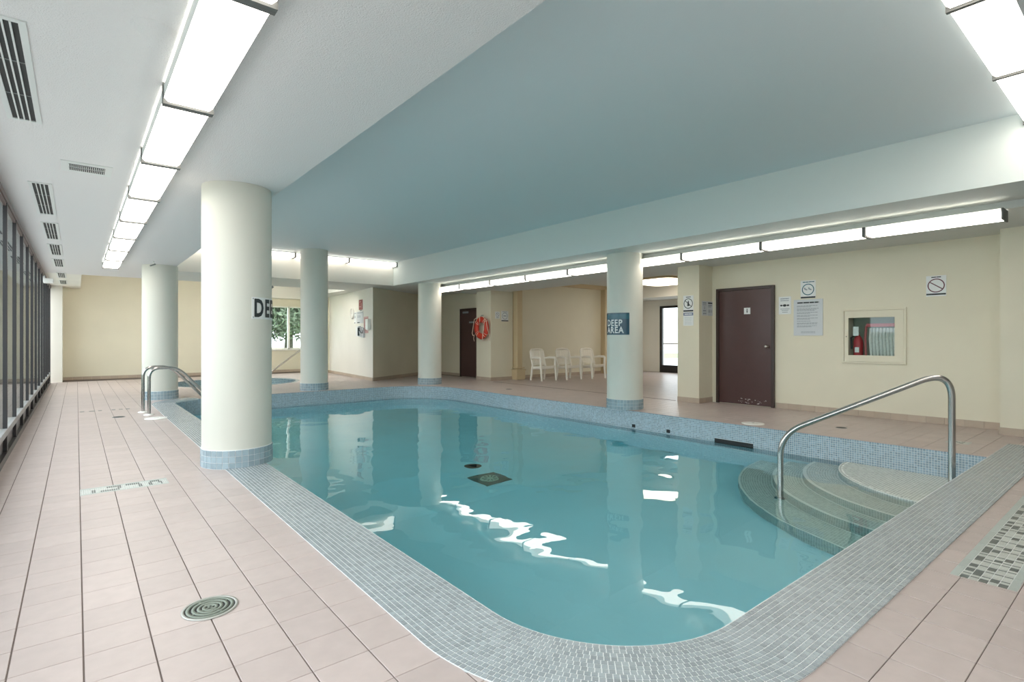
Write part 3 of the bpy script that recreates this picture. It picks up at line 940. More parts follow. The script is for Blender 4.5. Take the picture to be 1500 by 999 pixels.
# scuffed paint along the bottom edge of the leaf
d = MB(); rnd = random.Random(3)
for k in range(26):
    y = rnd.uniform(4.45, 4.98); z = rnd.uniform(.03,.11); w_ = rnd.uniform(.008,.035); h_ = rnd.uniform(.004,.018)
    d.add([(9.3672,y,z),(9.3672,y+w_,z+.004),(9.3672,y+w_*.8,z+h_),(9.3672,y-.004,z+h_*.7)],[(0,1,2,3)])
d.build('paint_chips', mat('chipped_paint', (.55,.50,.48), .6), leaf)
dr = bpy.data.objects.new('door_2', None); COL.objects.link(dr); dr['kind'] = 'structure'
tag(dr, 'dark brown door behind the orange life ring pier', 'door')
d = MB(); d.box(9.455,9.50,13.10,13.15,0,2.14); d.box(9.455,9.50,14.22,14.27,0,2.14); d.box(9.455,9.50,13.15,14.22,2.09,2.14); d.build('door_frame', M['doorf'], dr)
d = MB(); d.box(9.47,9.498,13.153,14.217,.012,2.087); leaf = d.build('door_leaf', M['door'], dr)
d = MB(); d.box(9.464,9.469,13.80,14.12,1.99,2.05); d.build('door_sign', M['greyink'], leaf)
d = MB(); d.box(9.464,9.469,13.48,13.76,1.68,1.73); d.build('door_sign', M['greyink'], leaf)
dr = bpy.data.objects.new('door_3', None); COL.objects.link(dr); dr['kind'] = 'structure'
tag(dr, 'glazed exit door with black frame at the end of the lobby', 'door')
d = MB(); d.box(16.24,16.32,11.48,11.58,0,2.36); d.box(16.24,16.32,10.35,10.45,0,2.36); d.box(16.24,16.32,10.45,11.48,2.28,2.36); d.box(16.24,16.32,10.45,11.48,0,.26)
d.build('door_frame', M['dark_metal'], dr)
d = MB(); d.add([(16.295,10.45,.26),(16.295,11.48,.26),(16.295,11.48,2.28),(16.295,10.45,2.28)],[(3,2,1,0)]); d.build('pane', M['pane'], dr)
d = MB(); d.box(16.20,16.23,10.5,11.4,1.0,1.04); d.build('push_bar', M['steel'], dr)

# tan trim around the alcove
d = MB(); d.box(9.98,10.16,12.02,12.25,.0,3.0); cp = d.build('trim_4', M['tan'], kind='structure')
d = MB(); d.box(9.92,10.24,11.98,12.29,.0,.26); d.box(9.90,10.26,11.96,12.31,.26,.30); d.box(9.93,10.23,11.99,12.28,.33,.36); d.build('plinth', M['tan'], cp, bevel=.008)
d = MB(); d.box(10.2,14.3,12.28,12.4,2.87,3.0); d.build('trim_5', M['tan'], kind='structure')
d = MB(); d.box(14.02,14.30,12.2,12.4,0,2.87); d.build('trim_6', M['tan'], kind='structure')
d = MB(); d.box(8.99,9.015,6.05,11.9,.0,.003); d.build('trim_7', M['grout'], kind='structure')

# ------------------------------------------------------------------ signs and notices, right wall (local x runs to -Y)
XR = (0,-1,0)
s = panel('notice', .205, .30, (9.4,4.268,1.617), XR, 'small white notice with dark pictures beside the brown door', 'notice')
d = MB(); bars(d, .03,.17,.255,.016,4,seed=1); bars(d,.03,.17,.225,.012,5,seed=2); bars(d,.03,.18,.085,.010,5,seed=3); bars(d,.05,.16,.060,.010,4,seed=4); bars(d,.06,.15,.03,.01,3,seed=8); d.build('printed_lines', M['greyink'], s, kind='stuff')
d = MB()
for cx, r in ((.045,.018),(.10,.026),(.155,.018)):
    d.add([(cx+r*1.2*math.cos(2*PI*k/14), .15+r*.8*math.sin(2*PI*k/14), .002) for k in range(14)], [tuple(range(14))])
d.build('pictogram', M['ink'], s)
s = panel('notice', .235, .295, (9.4,3.909,1.868), XR, 'square white notice with green ring emblem above the rules board', 'notice')
d = MB(); bars(d,.035,.215,.262,.013,5,seed=5); annulus(d,.118,.145,.082,.095); d.build('ring_emblem', M['teal_top'], s)
d = MB()
for cx in (.085,.15):
    d.add([(cx-.03,.15,.002),(cx-.01,.165,.002),(cx+.03,.14,.002),(cx+.01,.13,.002)], [(3,2,1,0)])
    d.add([(cx-.02+.012*math.cos(2*PI*k/10),.168+.012*math.sin(2*PI*k/10),.002) for k in range(10)], [tuple(range(10))])
d.build('pictogram', M['greyink'], s)
d = MB(); d.add([(.003,.002,.002),(.232,.002,.002),(.232,.028,.002),(.003,.028,.002)],[(0,1,2,3)]); d.build('black_band', M['ink'], s)
s = panel('rules_board', .455, .60, (9.4,4.019,1.250), XR, 'large grey rules board of small printed lines right of brown door', 'notice', 'signg', .012, bevel=.003)
d = MB(); bars(d,.06,.40,.535,.022,5,seed=6); d.build('heading', M['ink'], s)
d = MB(); yy = .49
for para in (2,3,2,2,2,1,2,2):
    for l in range(para):
        bars(d,.055,.055+random.uniform(.30,.36) if l < para-1 else .055+random.uniform(.2,.34),yy,.0085,9,seed=int(yy*1000)); yy -= .0165
    yy -= .0145
for l in range(2): bars(d,.12,.34,.062-.02*l,.007,7,seed=70+l)
d.build('printed_lines', M['greyink'], s, kind='stuff')
s = panel('prohibition_sign', .228, .29, (9.4,2.204,1.797), XR, 'white prohibition sign with maroon slashed ring, alone high on the wall', 'sign')
d = MB(); bars(d,.06,.17,.262,.013,2,seed=9); d.build('heading', M['ink'], s)
d = MB(); annulus(d,.115,.15,.085,.098); slash(d,.115,.15,.09,.006,-.62); d.build('slashed_ring', M['maroonink'], s)
d = MB(); d.add([(.003,.018,.002),(.225,.018,.002),(.225,.040,.002),(.003,.040,.002)],[(0,1,2,3)]); d.build('black_band', M['ink'], s)
# pilaster: face towards the pool
s = panel('prohibition_sign', .215, .305, (8.945,5.843,1.705), XR, 'white slashed figure prohibition sign on the pilaster', 'sign')
d = MB(); bars(d,.06,.16,.27,.014,3,seed=11); annulus(d,.107,.155,.083,.096); slash(d,.107,.155,.09,.006,-.72)
d.add([(.10,.215,.002),(.115,.205,.002),(.135,.11,.002),(.085,.105,.002)],[(3,2,1,0)]); d.build('slashed_ring', M['ink'], s)
d = MB(); d.add([(.003,.003,.002),(.212,.003,.002),(.212,.032,.002),(.003,.032,.002)],[(0,1,2,3)]); d.build('black_band', M['ink'], s)
s = panel('notice', .215, .255, (8.945,5.843,1.444), XR, 'white notice with blue heading strip below the slashed figure sign', 'notice')
d = MB(); d.add([(.003,.19,.002),(.212,.19,.002),(.212,.245,.002),(.003,.245,.002)],[(0,1,2,3)]); d.build('blue_band', M['navy'], s)
d = MB(); bars(d,.03,.185,.208,.018,2,z=.003,seed=12); d.build('heading', M['signw'], s)
d = MB()
for l in range(5): bars(d,.03,.18,.15-.03*l,.004,4,seed=20+l)
d.build('printed_lines', M['greyink'], s, kind='stuff')
XP = (1,0,0)
s = panel('notice', .165, .27, (9.035,5.515,1.632), XP, 'grey notice on the shaded pilaster face, farther from the brown door', 'notice', 'signg')
d = MB(); bars(d,.02,.14,.225,.022,2,seed=31); bars(d,.02,.14,.195,.012,3,seed=32); bars(d,.03,.14,.03,.016,2,seed=33); bars(d,.03,.13,.08,.02,3,seed=34); d.build('printed_lines', M['greyink'], s, kind='stuff')
d = MB(); d.add([(.075,.12,.002),(.088,.12,.002),(.085,.18,.002),(.078,.18,.002)],[(0,1,2,3)]); d.build('pictogram', M['ink'], s)
s = panel('notice', .20, .27, (9.215,5.515,1.632), XP, 'grey notice with black heading on the pilaster beside brown door frame', 'notice', 'signg')
d = MB(); d.add([(.02,.225,.002),(.17,.225,.002),(.17,.25,.002),(.02,.25,.002)],[(0,1,2,3)]); d.build('black_band', M['ink'], s)
d = MB(); bars(d,.03,.16,.185,.02,3,seed=35); bars(d,.03,.13,.16,.014,3,seed=36)
for cx in (.05,.09,.15): d.add([(cx-.014,.06,.002),(cx+.014,.06,.002),(cx+.008,.115,.002),(cx-.008,.115,.002)],[(0,1,2,3)])
d.build('printed_lines', M['greyink'], s, kind='stuff')
# pier signs by the life ring
s = panel('notice', .17, .20, (9.30,12.21,1.775), XP, 'small white sign with grey emblem just right of the life ring', 'notice')
d = MB(); annulus(d,.085,.11,.05,.06); slash(d,.085,.11,.05,.006,-.7); bars(d,.04,.13,.02,.015,2,seed=40); d.build('emblem', M['greyink'], s)
s = panel('notice', .26, .30, (9.52,12.21,1.70), XP, 'white sign with ring emblem and black foot band near the tan trim', 'notice')
d = MB(); bars(d,.04,.22,.27,.012,4,seed=41); annulus(d,.13,.155,.085,.098); bars(d,.08,.18,.145,.025,2,seed=42); d.build('emblem', M['greyink'], s)
d = MB(); d.add([(.003,.003,.002),(.257,.003,.002),(.257,.032,.002),(.003,.032,.002)],[(0,1,2,3)]); d.build('black_band', M['ink'], s)
# niche wall: normal about -X, wall line from (6.50,14.22) to (6.92,18.70)
nd = Vector((6.50-6.92, 14.22-18.70, 0)).normalized()
def nw(y, z, off=.0135): return (6.50+(y-14.22)*.0938-off, y, z)
s = panel('fire_notice', .34, .30, nw(15.42,2.06), nd, 'dark red fire notice topmost on the bright niche wall', 'notice', 'redsign')
d = MB(); d.add([(.22,.03,.002),(.25,.03,.002),(.25,.2,.002),(.22,.2,.002)],[(0,1,2,3)]); bars(d,.05,.2,.23,.02,2,seed=50); bars(d,.05,.2,.08,.02,2,seed=51); d.build('printed_lines', M['pink'], s, kind='stuff')
s = panel('notice', .26, .032, nw(15.36,2.024), nd, 'tiny dark printed label below the red fire notice', 'notice', 'signw')
d = MB(); bars(d,.03,.23,.006,.02,3,seed=52); d.build('printed_lines', M['ink'], s, kind='stuff')
for (yy, w_, lab, sd) in ((15.86,.24,'small white notice with two symbols, farthest along the niche wall',60),(15.58,.56,'wide pale notice of small print above the wall telephone',61)):
    s = panel('notice', w_, .35, nw(yy,1.66), nd, lab, 'notice', 'signg' if sd==61 else 'signw')
    d = MB(); bars(d,.03,w_-.03,.30,.02,3,seed=sd); bars(d,.03,w_*.6,.18,.02,2,seed=sd+3); bars(d,.03,w_*.6,.22,.012,3,seed=sd+7); d.build('printed_lines', M['greyink'], s, kind='stuff')
    d = MB(); d.add([(.02,.01,.002),(w_*.45,.01,.002),(w_*.45,.035,.002),(.02,.035,.002)],[(0,1,2,3)]); d.build('black_band', M['ink'], s)
s = panel('notice', .38, .48, nw(14.96,1.36), nd, 'pink printed notice beside the niche corner', 'notice', 'pink')
d = MB()
for l in range(10): bars(d,.04,.33,.42-.04*l,.012,4,seed=80+l)
d.build('printed_lines', M['redsign'], s, kind='stuff')
t = thing('wall_telephone', 'black handset wall telephone with grey board beside it on the niche wall', 'telephone', matrix=frame(nw(15.66,1.27), nd))
d = MB(); d.box(0,.20,0,.30,.002,.02); d.build('backboard', M['signw'], t)
d = MB(); d.box(.22,.40,0,.30,.002,.03); d.build('keypad_plate', M['greyink'], t)
d = MB(); d.box(.46,.60,-.02,.27,.002,.06); d.box(.62,.78,-.04,.25,.002,.05); d.build('body', M['signg'], t)
d = MB(); d.tube([(.48,.02,.09),(.47,.14,.10),(.49,.25,.09)], [.03,.018,.034], 12); d.tube([(.49,.20,.08),(.6,.10,.06),(.72,.09,.06),(.74,.18,.05)], .012, 8); d.build('handset', M['ink'], t)
t = thing('wall_dispenser', 'tall white wall dispenser beside the niche corner', 'dispenser', matrix=frame(nw(14.56,1.46), nd))
d = MB(); d.box(0,.21,0,.30,.002,.10); d.build('body', M['white'], t, bevel=.015)
d = MB(); d.box(.04,.17,-.02,.02,.02,.08); d.build('nozzle', M['white'], t)
t = thing('wall_clock', 'round white clock on the niche wall', 'clock', matrix=frame(nw(16.05,1.98), nd))
d = MB(); d.lathe([(.17,.002),(.17,.035),(.15,.04),(.15,.03),(0,.03)], 28); d.build('case', M['white'], t)
d = MB(); d.add([(-.004,0,.034),(.004,0,.034),(.003,.11,.034),(-.003,.11,.034)],[(0,1,2,3)]); d.add([(0,-.004,.034),(.08,-.003,.034),(.08,.003,.034),(0,.004,.034)],[(0,1,2,3)]); d.build('hand', M['greyink'], t)

# ------------------------------------------------------------------ hose cabinet
cab = thing('hose_cabinet', 'cream recessed fire hose cabinet with a window in the right wall', 'cabinet', matrix=frame((9.4,3.281,.818), XR))
CWd, CH = .845, .84
d = MB(); b = .028
for (x0,x1,y0,y1) in ((0,CWd,0,b),(0,CWd,CH-b,CH),(0,b,b,CH-b),(CWd-b,CWd,b,CH-b)): d.box(x0,x1,y0,y1,.001,.022)
d.build('frame', M['wall'], cab, bevel=.003)
d = MB(); wx0, wx1, wy0, wy1 = .088,.70,.125,.705
for (x0,x1,y0,y1) in ((b+.004,CWd-b-.004,b+.004,wy0),(b+.004,CWd-b-.004,wy1,CH-b-.004),(b+.004,wx0,wy0,wy1),(wx1,CWd-b-.004,wy0,wy1)): d.box(x0,x1,y0,y1,.001,.014)
dd = d.build('door', M['wall'], cab)
d = MB(); d.add([(wx0,wy0,.006),(wx1,wy0,.006),(wx1,wy1,.006),(wx0,wy1,.006)],[(0,1,2,3)]); d.build('pane', M['pane'], dd)
d = MB(); d.lathe([(.008,.014),(.008,.022),(0,.024)], 12, mat=Matrix.Translation((.062,.415,0))); d.build('lock', M['steel'], dd)
d = MB(); d.box(.074,.746,.064,.754,-.248,-.24); d.build('cabinet_back', mat('cabinet_back_grey', (.20,.24,.19), .6), cab)
ext = thing('fire_extinguisher', 'red fire extinguisher with pale tag inside the hose cabinet', 'extinguisher', (9.53,3.10,.885))
d = MB(); d.lathe([(.0,.0),(.062,.0),(.066,.02),(.066,.27),(.05,.33),(.02,.36),(.02,.38)], 24); d.build('cylinder', M['extred'], ext)
d = MB(); d.box(-.05,.03,-.016,.016,.38,.41); d.box(-.07,.02,-.012,.012,.43,.45); d.build('valve', M['grey_metal'], ext)
d = MB(); d.tube([(0,.03,.39),(-.03,.09,.33),(-.03,.085,.15)], .012, 10); d.build('discharge_hose', M['ink'], ext)
d = MB(); d.box(-.09,-.086,-.03,.045,.36,.50); d.build('tag', M['signw'], ext)
d = MB(); d.box(-.0675,-.066,-.03,.03,.10,.18); d.build('emblem', M['signw'], ext)
hs = thing('fire_hose', 'folded pale canvas hose on a red rack inside the cabinet', 'hose', (9.50,2.83,.90))
d = MB()
for k in range(9):
    y = .09-.045*k
    d.tube([(.0,y,.46),(-.02,y,.3),(.0,y-.004,.12),(-.01,y-.01,.03)], [.02,.024,.024,.02], 8)
d.build('folds', M['canvas'], hs)
d = MB(); d.box(-.04,.05,-.285,.14,.48,.53); d.build('rack', M['extred'], hs)
d = MB(); d.tube([(.0,.15,.50),(-.02,.16,.3),(-.02,.15,.04)], .017, 10); d.build('nozzle', M['redsign'], hs)

# ------------------------------------------------------------------ life ring
nrm = Vector((-math.cos(.02), -math.sin(.02), 0))
m4 = Matrix((Vector((0,0,1)).cross(nrm).normalized(), Vector((0,0,1)), nrm)).transposed().to_4x4(); m4.translation = (9.03,12.50,1.505)
lr = thing('life_ring', 'orange red life ring with pale rope hung on the pier', 'life ring', matrix=m4)
d = MB(); R0, r0 = .24, .088
vs = []; fs = []
for i in range(40):
    for k in range(14):
        a = 2*PI*i/40; b = 2*PI*k/14; q = R0+r0*math.cos(b)
        vs.append((q*math.cos(a), q*math.sin(a), .62*r0*math.sin(b)))
for i in range(40):
    for k in range(14): fs.append((i*14+k, ((i+1)%40)*14+k, ((i+1)%40)*14+(k+1)%14, i*14+(k+1)%14))
d.add(vs, fs, True); d.build('ring', M['red'], lr)
d = MB()
for c in range(4):
    a0 = PI/4+c*PI/2
    d = MB()
    for w_ in (-.13,.13):
        pts = [((R0+(r0+.006)*math.cos(b))*math.cos(a0+w_), (R0+(r0+.006)*math.cos(b))*math.sin(a0+w_), .64*(r0+.006)*math.sin(b)) for b in [2*PI*k/14 for k in range(15)]]
        d.tube(pts, .006, 6, cap=False)
    d.build('band', M['rope'], lr, kind='stuff')
pass
d = MB()
d.tube([(-.10,.33,.03),(-.28,.25,.05),(-.36,.0,.04),(-.40,-.15,.04),(-.36,-.22,.04),(-.28,-.20,.05)], .009, 8)
d.tube([(-.05,.34,.03),(.0,.2,.07),(.02,.05,.07),(-.02,.34,.05)], .008, 8)
d.tube([(.12,.32,.04),(.30,.2,.06),(.34,-.02,.05),(.40,-.20,.03),(.41,-.36,.02)], .008, 8)
d.tube([(.22,.24,.06),(.19,-.05,.07),(.14,-.25,.07),(.10,-.36,.04),(.18,-.33,.04)], .009, 8)
d.tube([(-.30,-.2,.04),(-.33,-.30,.04),(-.31,-.38,.03)], .007, 8)
d.build('rope', M['rope'], lr)
d = MB(); d.tube([(0,.36,-.07),(0,.36,.0),(0,.33,.03)], .01, 8); d.build('hook', M['grey_metal'], lr)

# ------------------------------------------------------------------ handrails
def smooth_path(pts, radii, seg=8):
    out = [Vector(pts[0])]
    for i in range(1, len(pts)-1):
        p = Vector(pts[i]); a = (Vector(pts[i-1])-p); b = (Vector(pts[i+1])-p)
        r = min(radii[i-1], a.length*.49, b.length*.49)
        A = p + a.normalized()*r; B = p + b.normalized()*r
        for k in range(seg+1):
            t = k/seg; out.append(A*(1-t)**2 + p*2*t*(1-t) + B*t*t)
    out.append(Vector(pts[-1])); return out
hr = thing('handrail', 'large bent steel handrail over the corner pool steps', 'handrail')
RF_ = Vector((6.38,1.30)); RW = Vector((5.76,2.60))
P = [(RF_.x,RF_.y,-.272), (RF_.x,RF_.y,.915), (RW.x,RW.y,.20), (RW.x,RW.y,-.975)]
path = smooth_path(P, [.28,.24], 14)
d = MB(); d.tube(path, .029, 18); d.build('rail', M['steel'], hr)
d = MB(); d.lathe([(.055,0),(.052,.012),(.03,.02)], 20, mat=Matrix.Translation((RF_.x,RF_.y,-.275))); d.build('flange', M['steel'], hr)
d = MB(); d.lathe([(.055,0),(.052,.012),(.03,.02)], 20, mat=Matrix.Translation((RW.x,RW.y,-.973))); d.build('flange', M['steel'], hr)
lad = thing('ladder_handrails', 'pair of curved steel grab rails at the far left pool edge', 'handrail')
for (fy, fx) in ((10.55,.84),(10.13,.885)):
    P = [(fx,fy,0),(fx,fy,.735),(fx+.38,fy,.735),(fx+.95,fy,.10),(fx+.95,fy,-.9)]
    d = MB(); d.tube(smooth_path(P, [.16,.14,.2], 10), .024, 14); d.build('rail', M['steel'], lad)
    d = MB(); d.lathe([(.072,.0),(.068,.012),(.03,.022)], 20, mat=Matrix.Translation((fx,fy,.0))); d.build('escutcheon', M['white'], lad)
spr = thing('spa_handrail', 'slim steel handrail rising out of the dark spa water', 'handrail')
d = MB(); d.tube(smooth_path([(4.12,15.55,-.9),(4.12,15.55,.28),(5.55,16.9,1.0),(5.55,16.9,0)], [.12,.15], 8), .024, 12); d.build('rail', M['steel'], spr)

# ------------------------------------------------------------------ deck fittings
t = thing('floor_drain', 'round floor drain with concentric slots on the near left deck', 'drain', (.462,2.70,.001))
d = MB(); d.lathe([(.112,0),(.112,.0035),(.100,.004),(.100,.001)], 36); d.build('rim', mat('pale_rim', (.45,.45,.42), .4, .4), t)
d = MB(); d.disc(.100,.0012,36); d.build('pit', M['dark'], t)
for r in (.088,.066,.045,.025):
    d = MB(); d.lathe([(r-.0065,.0015),(r-.0065,.005),(r+.0065,.005),(r+.0065,.0015)], 36); d.build('grate_ring', mat('drain_green_metal', (.22,.25,.21), .45, .3) if r == .088 else bpy.data.materials['drain_green_metal'], t)
d = MB()
for a in (0.4, 0.4+PI/2): 
    T = Matrix.Rotation(a, 4, 'Z'); d.box(-.09,.09,-.004,.004,.002,.0045, mat=T)
d.build('crossbar', bpy.data.materials['drain_green_metal'], t)
def small_drain(x, y, r, lab):
    t = thing('floor_drain', lab, 'drain', (x,y,.0005))
    d = MB(); d.lathe([(r,0),(r,.003),(r-.008,.003)], 24); d.build('rim', M['grey_metal'], t)
    d = MB(); d.disc(r-.008,.002,24); d.build('cover', M['dark'], t)
small_drain(.50,10.15,.085,'small dark round drain on deck near the ladder rails')
small_drain(7.98,2.80,.07,'small dark round drain on deck behind the big handrail')
small_drain(7.95,9.9,.08,'small dark round drain on deck in front of the pier')
def lid(x, y, lab):
    t = thing('skimmer_lid', lab, 'lid', (x,y,.001))
    d = MB(); d.lathe([(.15,0),(.15,.006),(.14,.008),(0,.009)], 30); d.build('cover', M['white'], t)
    d = MB(); d.box(-.03,.03,-.006,.006,.009,.012); d.build('grip', M['grey_metal'], t)
lid(7.40,3.72,'round white skimmer lid on the right deck edge')
lid(.93,9.62,'round white skimmer lid on the deck by the ladder rails')

# tile lettering panels ------------------------------------------
M['mk_light'] = mat('marker_tile_light', (.47,.49,.46), .3, vary=.08)
M['mk_dark'] = mat('marker_tile_dark', (.085,.10,.095), .3, vary=.1)
M['mk_edge'] = mat('marker_border_tile', (.40,.45,.43), .3, vary=.05)
def marker(lab, x0, x1, y0, y1, rows, cols, dark, border=.028, lines=()):
    root = thing('depth_marker', lab, 'floor marking', (x0, y0, 0))
    d = MB(); d.box(0,x1-x0,0,y1-y0,-.0045,-.0015); d.build('bed', M['mgrout'], root)
    w_ = (x1-x0-0)/cols; h_ = (y1-y0-2*border)/rows
    L_, D_ = MB(), MB()
    for c in range(cols):
        for r in range(rows):
            q = [(c*w_+.0012, border+r*h_+.0012), ((c+1)*w_-.0012, border+r*h_+.0012), ((c+1)*w_-.0012, border+(r+1)*h_-.0012), (c*w_+.0012, border+(r+1)*h_-.0012)]
            if (c, r) in lines:          # pale tile with a dark bar on its far edge
                tile_geo(L_, [(q[0][0]+w_*.28,q[0][1]),q[1],q[2],(q[3][0]+w_*.28,q[3][1])], 0, .002)
                tile_geo(D_, [q[0],(q[0][0]+w_*.24,q[1][1]),(q[0][0]+w_*.24,q[2][1]),q[3]], 0, .002)
            else:
                tile_geo(D_ if (c, r) in dark else L_, q, 0, .002)
    L_.build('tile', M['mk_light'], root, kind='stuff'); D_.build('tile', M['mk_dark'], root, kind='stuff')
    k = max(1, round((x1-x0)/.16))
    for i in range(k):
        for (a, b) in ((.001,border-.001),(y1-y0-border+.001,y1-y0-.001)):
            d = MB(); tile_geo(d, [(i*(x1-x0)/k+.001,a),((i+1)*(x1-x0)/k-.001,a),((i+1)*(x1-x0)/k-.001,b),(i*(x1-x0)/k+.001,b)], 0, .002)
            d.build('border_tile', M['mk_edge'], root)
    return root
# row index counts away from the camera
dk = {(0,0),(0,2),(0,4),(1,1),(2,3),(3,3),(3,4),(5,2),(5,4),(5,5),(7,0),(8,4),(9,4),(9,2),(10,1),(12,0),(12,4),(13,4),(13,3),(14,4),(15,0),(15,2),(17,4),(18,4),(18,1),(20,4),(20,0),(21,2),(23,4),(24,0)}
dk |= {(c+25, r) for c, r in dk}
ln = {(c, r) for c in (1,2,4,6,8,9,11,14,16,19,22,26,27,29,31,33,34,36,39,41,44) for r in range(5)} - dk
marker('grey mosaic depth lettering strip in the deck at the right edge', 3.46, 6.2, .46, .715, 5, 66, dk, .036, ln)
dk = {(5,1),(5,0),(6,1),(6,0),(17,1),(17,2),(18,1),(18,2),(27,1),(27,2),(28,1),(27,0),(28,0),(32,1),(32,0),(33,1),(33,0),(33,2),(34,2),(35,2),(36,2),(37,1),(37,2),(38,1),(38,0),(21,2),(22,2),(23,2),(24,2),(25,2),(26,2)}
dk |= {(c,2) for c in range(12,18)} | {(c,0) for c in range(9,18)}
marker('pale mosaic depth lettering strip in the deck before the nearest column', .022, .60, 5.25, 5.47, 3, 42, dk, .03)
t = marker('small square grate of mosaic in the deck behind the big handrail', 7.82, 8.03, 1.45, 1.66, 5, 5, {(1,1),(3,1),(1,3),(3,3),(2,2)}, .02)
for (x, y, w_, lab) in ((.0,11.2,.75,'thin dark dashed lettering strip across the far left deck'),):
    root = thing('depth_marker', lab, 'floor marking', (x, y, 0))
    for (a, b) in ((.04,.10),(.16,.24),(.28,.33),(.46,.51),(.56,.61),(.65,.71)):
        d = MB(); d.box(a,b,0,.12,.0,.0012); d.build('tile', M['mk_dark'], root)

# ------------------------------------------------------------------ chairs
def make_chair(label):
    t = thing('armchair', label, 'chair', group='white chairs against the cream wall')
    # faces -Y, origin centre of footprint
    d = MB()
    prof = [(-.24,.42),(-.22,.435),(-.05,.415),(.12,.40),(.20,.41)]
    vs = []
    for y, z in prof:
        for x in (-.24,-.12,0,.12,.24): vs.append((x, y, z-.012*(1-(x/.24)**2)))
    k = 5; fs = [(i*k+j, i*k+j+1, (i+1)*k+j+1, (i+1)*k+j) for i in range(len(prof)-1) for j in range(k-1)]
    d.add(vs, fs, True)
    so = d.build('seat', M['chair'], t); sm = so.modifiers.new('t', 'SOLIDIFY'); sm.thickness = .085; sm.offset = -1
    d = MB()
    for i in range(5):
        x = -.215+.087*i
        d.add([(x,.20,.43),(x+.078,.20,.43),(x+.080,.30,.86),(x-.002,.30,.86),(x,.22,.43),(x+.078,.22,.43),(x+.080,.32,.86),(x-.002,.32,.86)],
              [(0,1,2,3),(7,6,5,4),(0,3,7,4),(1,5,6,2)])
    d.tube([(-.235,.195,.42),(-.245,.26,.66),(-.235,.305,.83),(-.19,.32,.88),(0,.325,.895),(.19,.32,.88),(.235,.305,.83),(.245,.26,.66),(.235,.195,.42)], .028, 8)
    d.tube([(-.23,.21,.47),(0,.22,.47),(.23,.21,.47)], .022, 8)
    d.build('backrest', M['chair'], t)
    for s in (-1, 1):
        d = MB(); d.tube([(s*.25,.245,.63),(s*.275,.05,.655),(s*.28,-.17,.655),(s*.275,-.225,.63)], [.026,.034,.036,.028], 8); d.build('armrest', M['chair'], t)
        d = MB(); d.tube([(s*.275,-.21,.64),(s*.262,-.21,.40),(s*.265,-.255,.0)], [.03,.034,.028], 8); d.build('leg', M['chair'], t)
        d = MB(); d.tube([(s*.235,.20,.42),(s*.25,.27,.0)], [.034,.028], 8); d.build('leg', M['chair'], t)
    return t
c1 = make_chair('white slatted armchair, nearest the tan plinth')
c1.location = (10.41,11.38,0); c1.rotation_euler = (0,0,-.05)
for (x, y, a, lab) in ((11.28,11.22,-.12,'white slatted armchair in the middle of the row of three'),(12.18,11.08,-.08,'white slatted armchair half hidden by the right column')):
    copy_tree(c1, lab, (x,y,0), a)

# ------------------------------------------------------------------ outdoors
d = MB(); d.box(-40,-.74,-30,20.3,-.12,-.06); struct(d, 'ground_outside', M['concrete'])
d = MB(); d.box(-40,40,20.3,80,-.12,-.05); struct(d, 'lawn', M['lawn'])
d = MB(); d.box(16.6,60,-20,20.2,-.12,-.06); struct(d, 'pavement_outside', M['concrete'])
def leaf_cloud(mb, c, r, n, size, rnd, squash=.75):
    for _ in range(n):
        while True:
            p = Vector((rnd.uniform(-1,1), rnd.uniform(-1,1), rnd.uniform(-1,1)))
            if .25 < p.length < 1: break
        q = Vector(c)+Vector((p.x*r, p.y*r, p.z*r*squash)); a = Vector((rnd.gauss(0,1),rnd.gauss(0,1),rnd.gauss(0,1))).normalized()
        b = a.orthogonal().normalized(); s = size*rnd.uniform(.6,1.3)
        mb.add([q-a*s, q+b*s*.45, q+a*s, q-b*s*.45], [(0,1,2,3)])
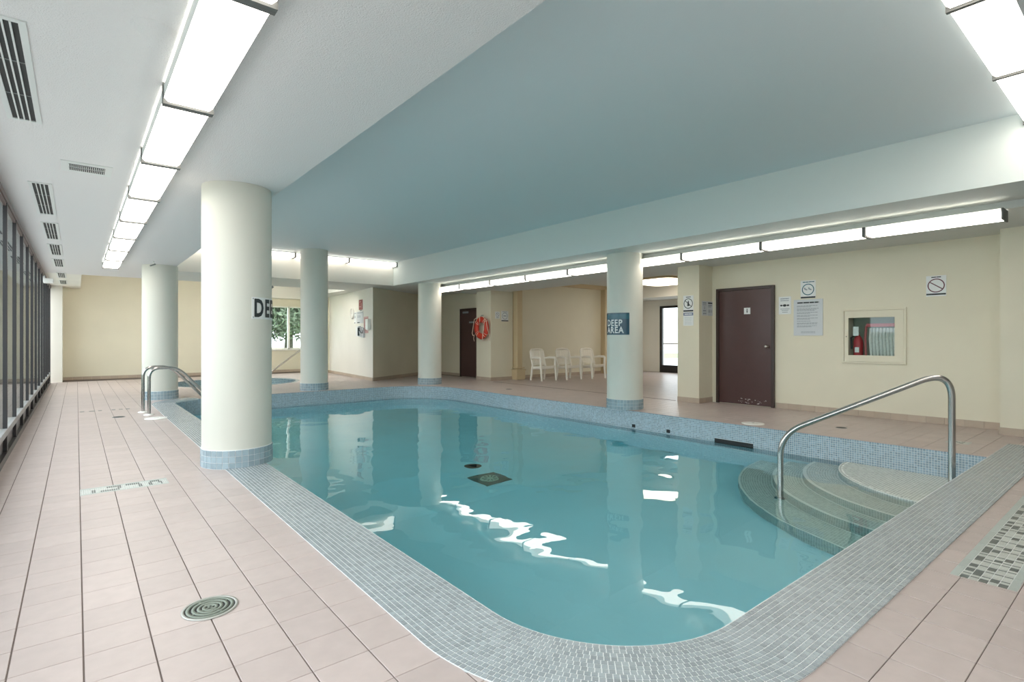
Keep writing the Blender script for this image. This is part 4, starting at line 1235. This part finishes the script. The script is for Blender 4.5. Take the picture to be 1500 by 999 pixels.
def tree(x, y, h, r, lab, seed):
    rnd = random.Random(seed)
    t = thing('tree', lab, 'tree', (x,y,-.05), group='trees on the lawn')
    d = MB(); d.tube([(0,0,0),(.05,.0,h*.3),(-.05,.05,h*.6),(.0,.1,h*.85)], [.26,.19,.13,.05], 10)
    for k in range(6):
        a = rnd.uniform(0,6.28); z0 = h*rnd.uniform(.3,.55); d.tube([(0,0,z0),(math.cos(a)*r*.4,math.sin(a)*r*.4,z0+h*.15),(math.cos(a)*r*.75,math.sin(a)*r*.75,z0+h*.22)], [.09,.06,.02], 7)
    d.build('trunk', M['bark'], t)
    d = MB()
    for k in range(20):
        a = rnd.uniform(0,6.28); q = r*rnd.uniform(.1,.8)
        leaf_cloud(d, (math.cos(a)*q, math.sin(a)*q, h*rnd.uniform(.30,.95)), r*.45, 520, .15, rnd)
    d.build('crown', M['leaf'], t)
tree(9.3,31.5,6.0,3.0,'leafy green tree on the lawn framed by the rear window',5)
tree(15.5,46,8.0,4.0,'more distant tree behind the one in the rear window',8)
tree(3,44,8,4,'distant green tree to the left through the rear window',9)
for k, (x0, y0, L_) in enumerate(((-6.5,-12,17),(-6.5,6,16))):
    rnd = random.Random(20+k)
    t = thing('hedge', ['clipped dark hedge outside the nearer window bays','clipped dark hedge outside the farther window bays'][k], 'hedge', (x0,y0,-.06))
    d = MB(); d.box(-.8,.8,0,L_,0,1.5); d.build('core', M['hedge'], t)
    d = MB()
    for q in range(int(L_)*2):
        leaf_cloud(d, (rnd.uniform(-.5,.8), q*.5, rnd.uniform(.3,1.6)), .6, 80, .10, rnd, .9)
    d.build('leaves', M['hedge'], t, kind='stuff')
for k in range(5):
    y = 11.6+2.5*k
    t = thing('garden_panel', 'white slatted outdoor screen seen through the glazing, %s from the near end' % ordn[k], 'screen', (-.95,y,-.06), PI/2, group='white screens outside the windows')
    d = MB()
    d.box(-.02,.02,-.17,-.14,0,1.4); d.build('post', M['balus'], t); d = MB(); d.box(-.02,.02,.14,.17,0,1.4); d.build('post', M['balus'], t)
    for j in range(3):
        d = MB(); d.box(-.015,.015,-.14,.14,.40+.33*j,.69+.33*j); d.build('board', M['balus'], t)
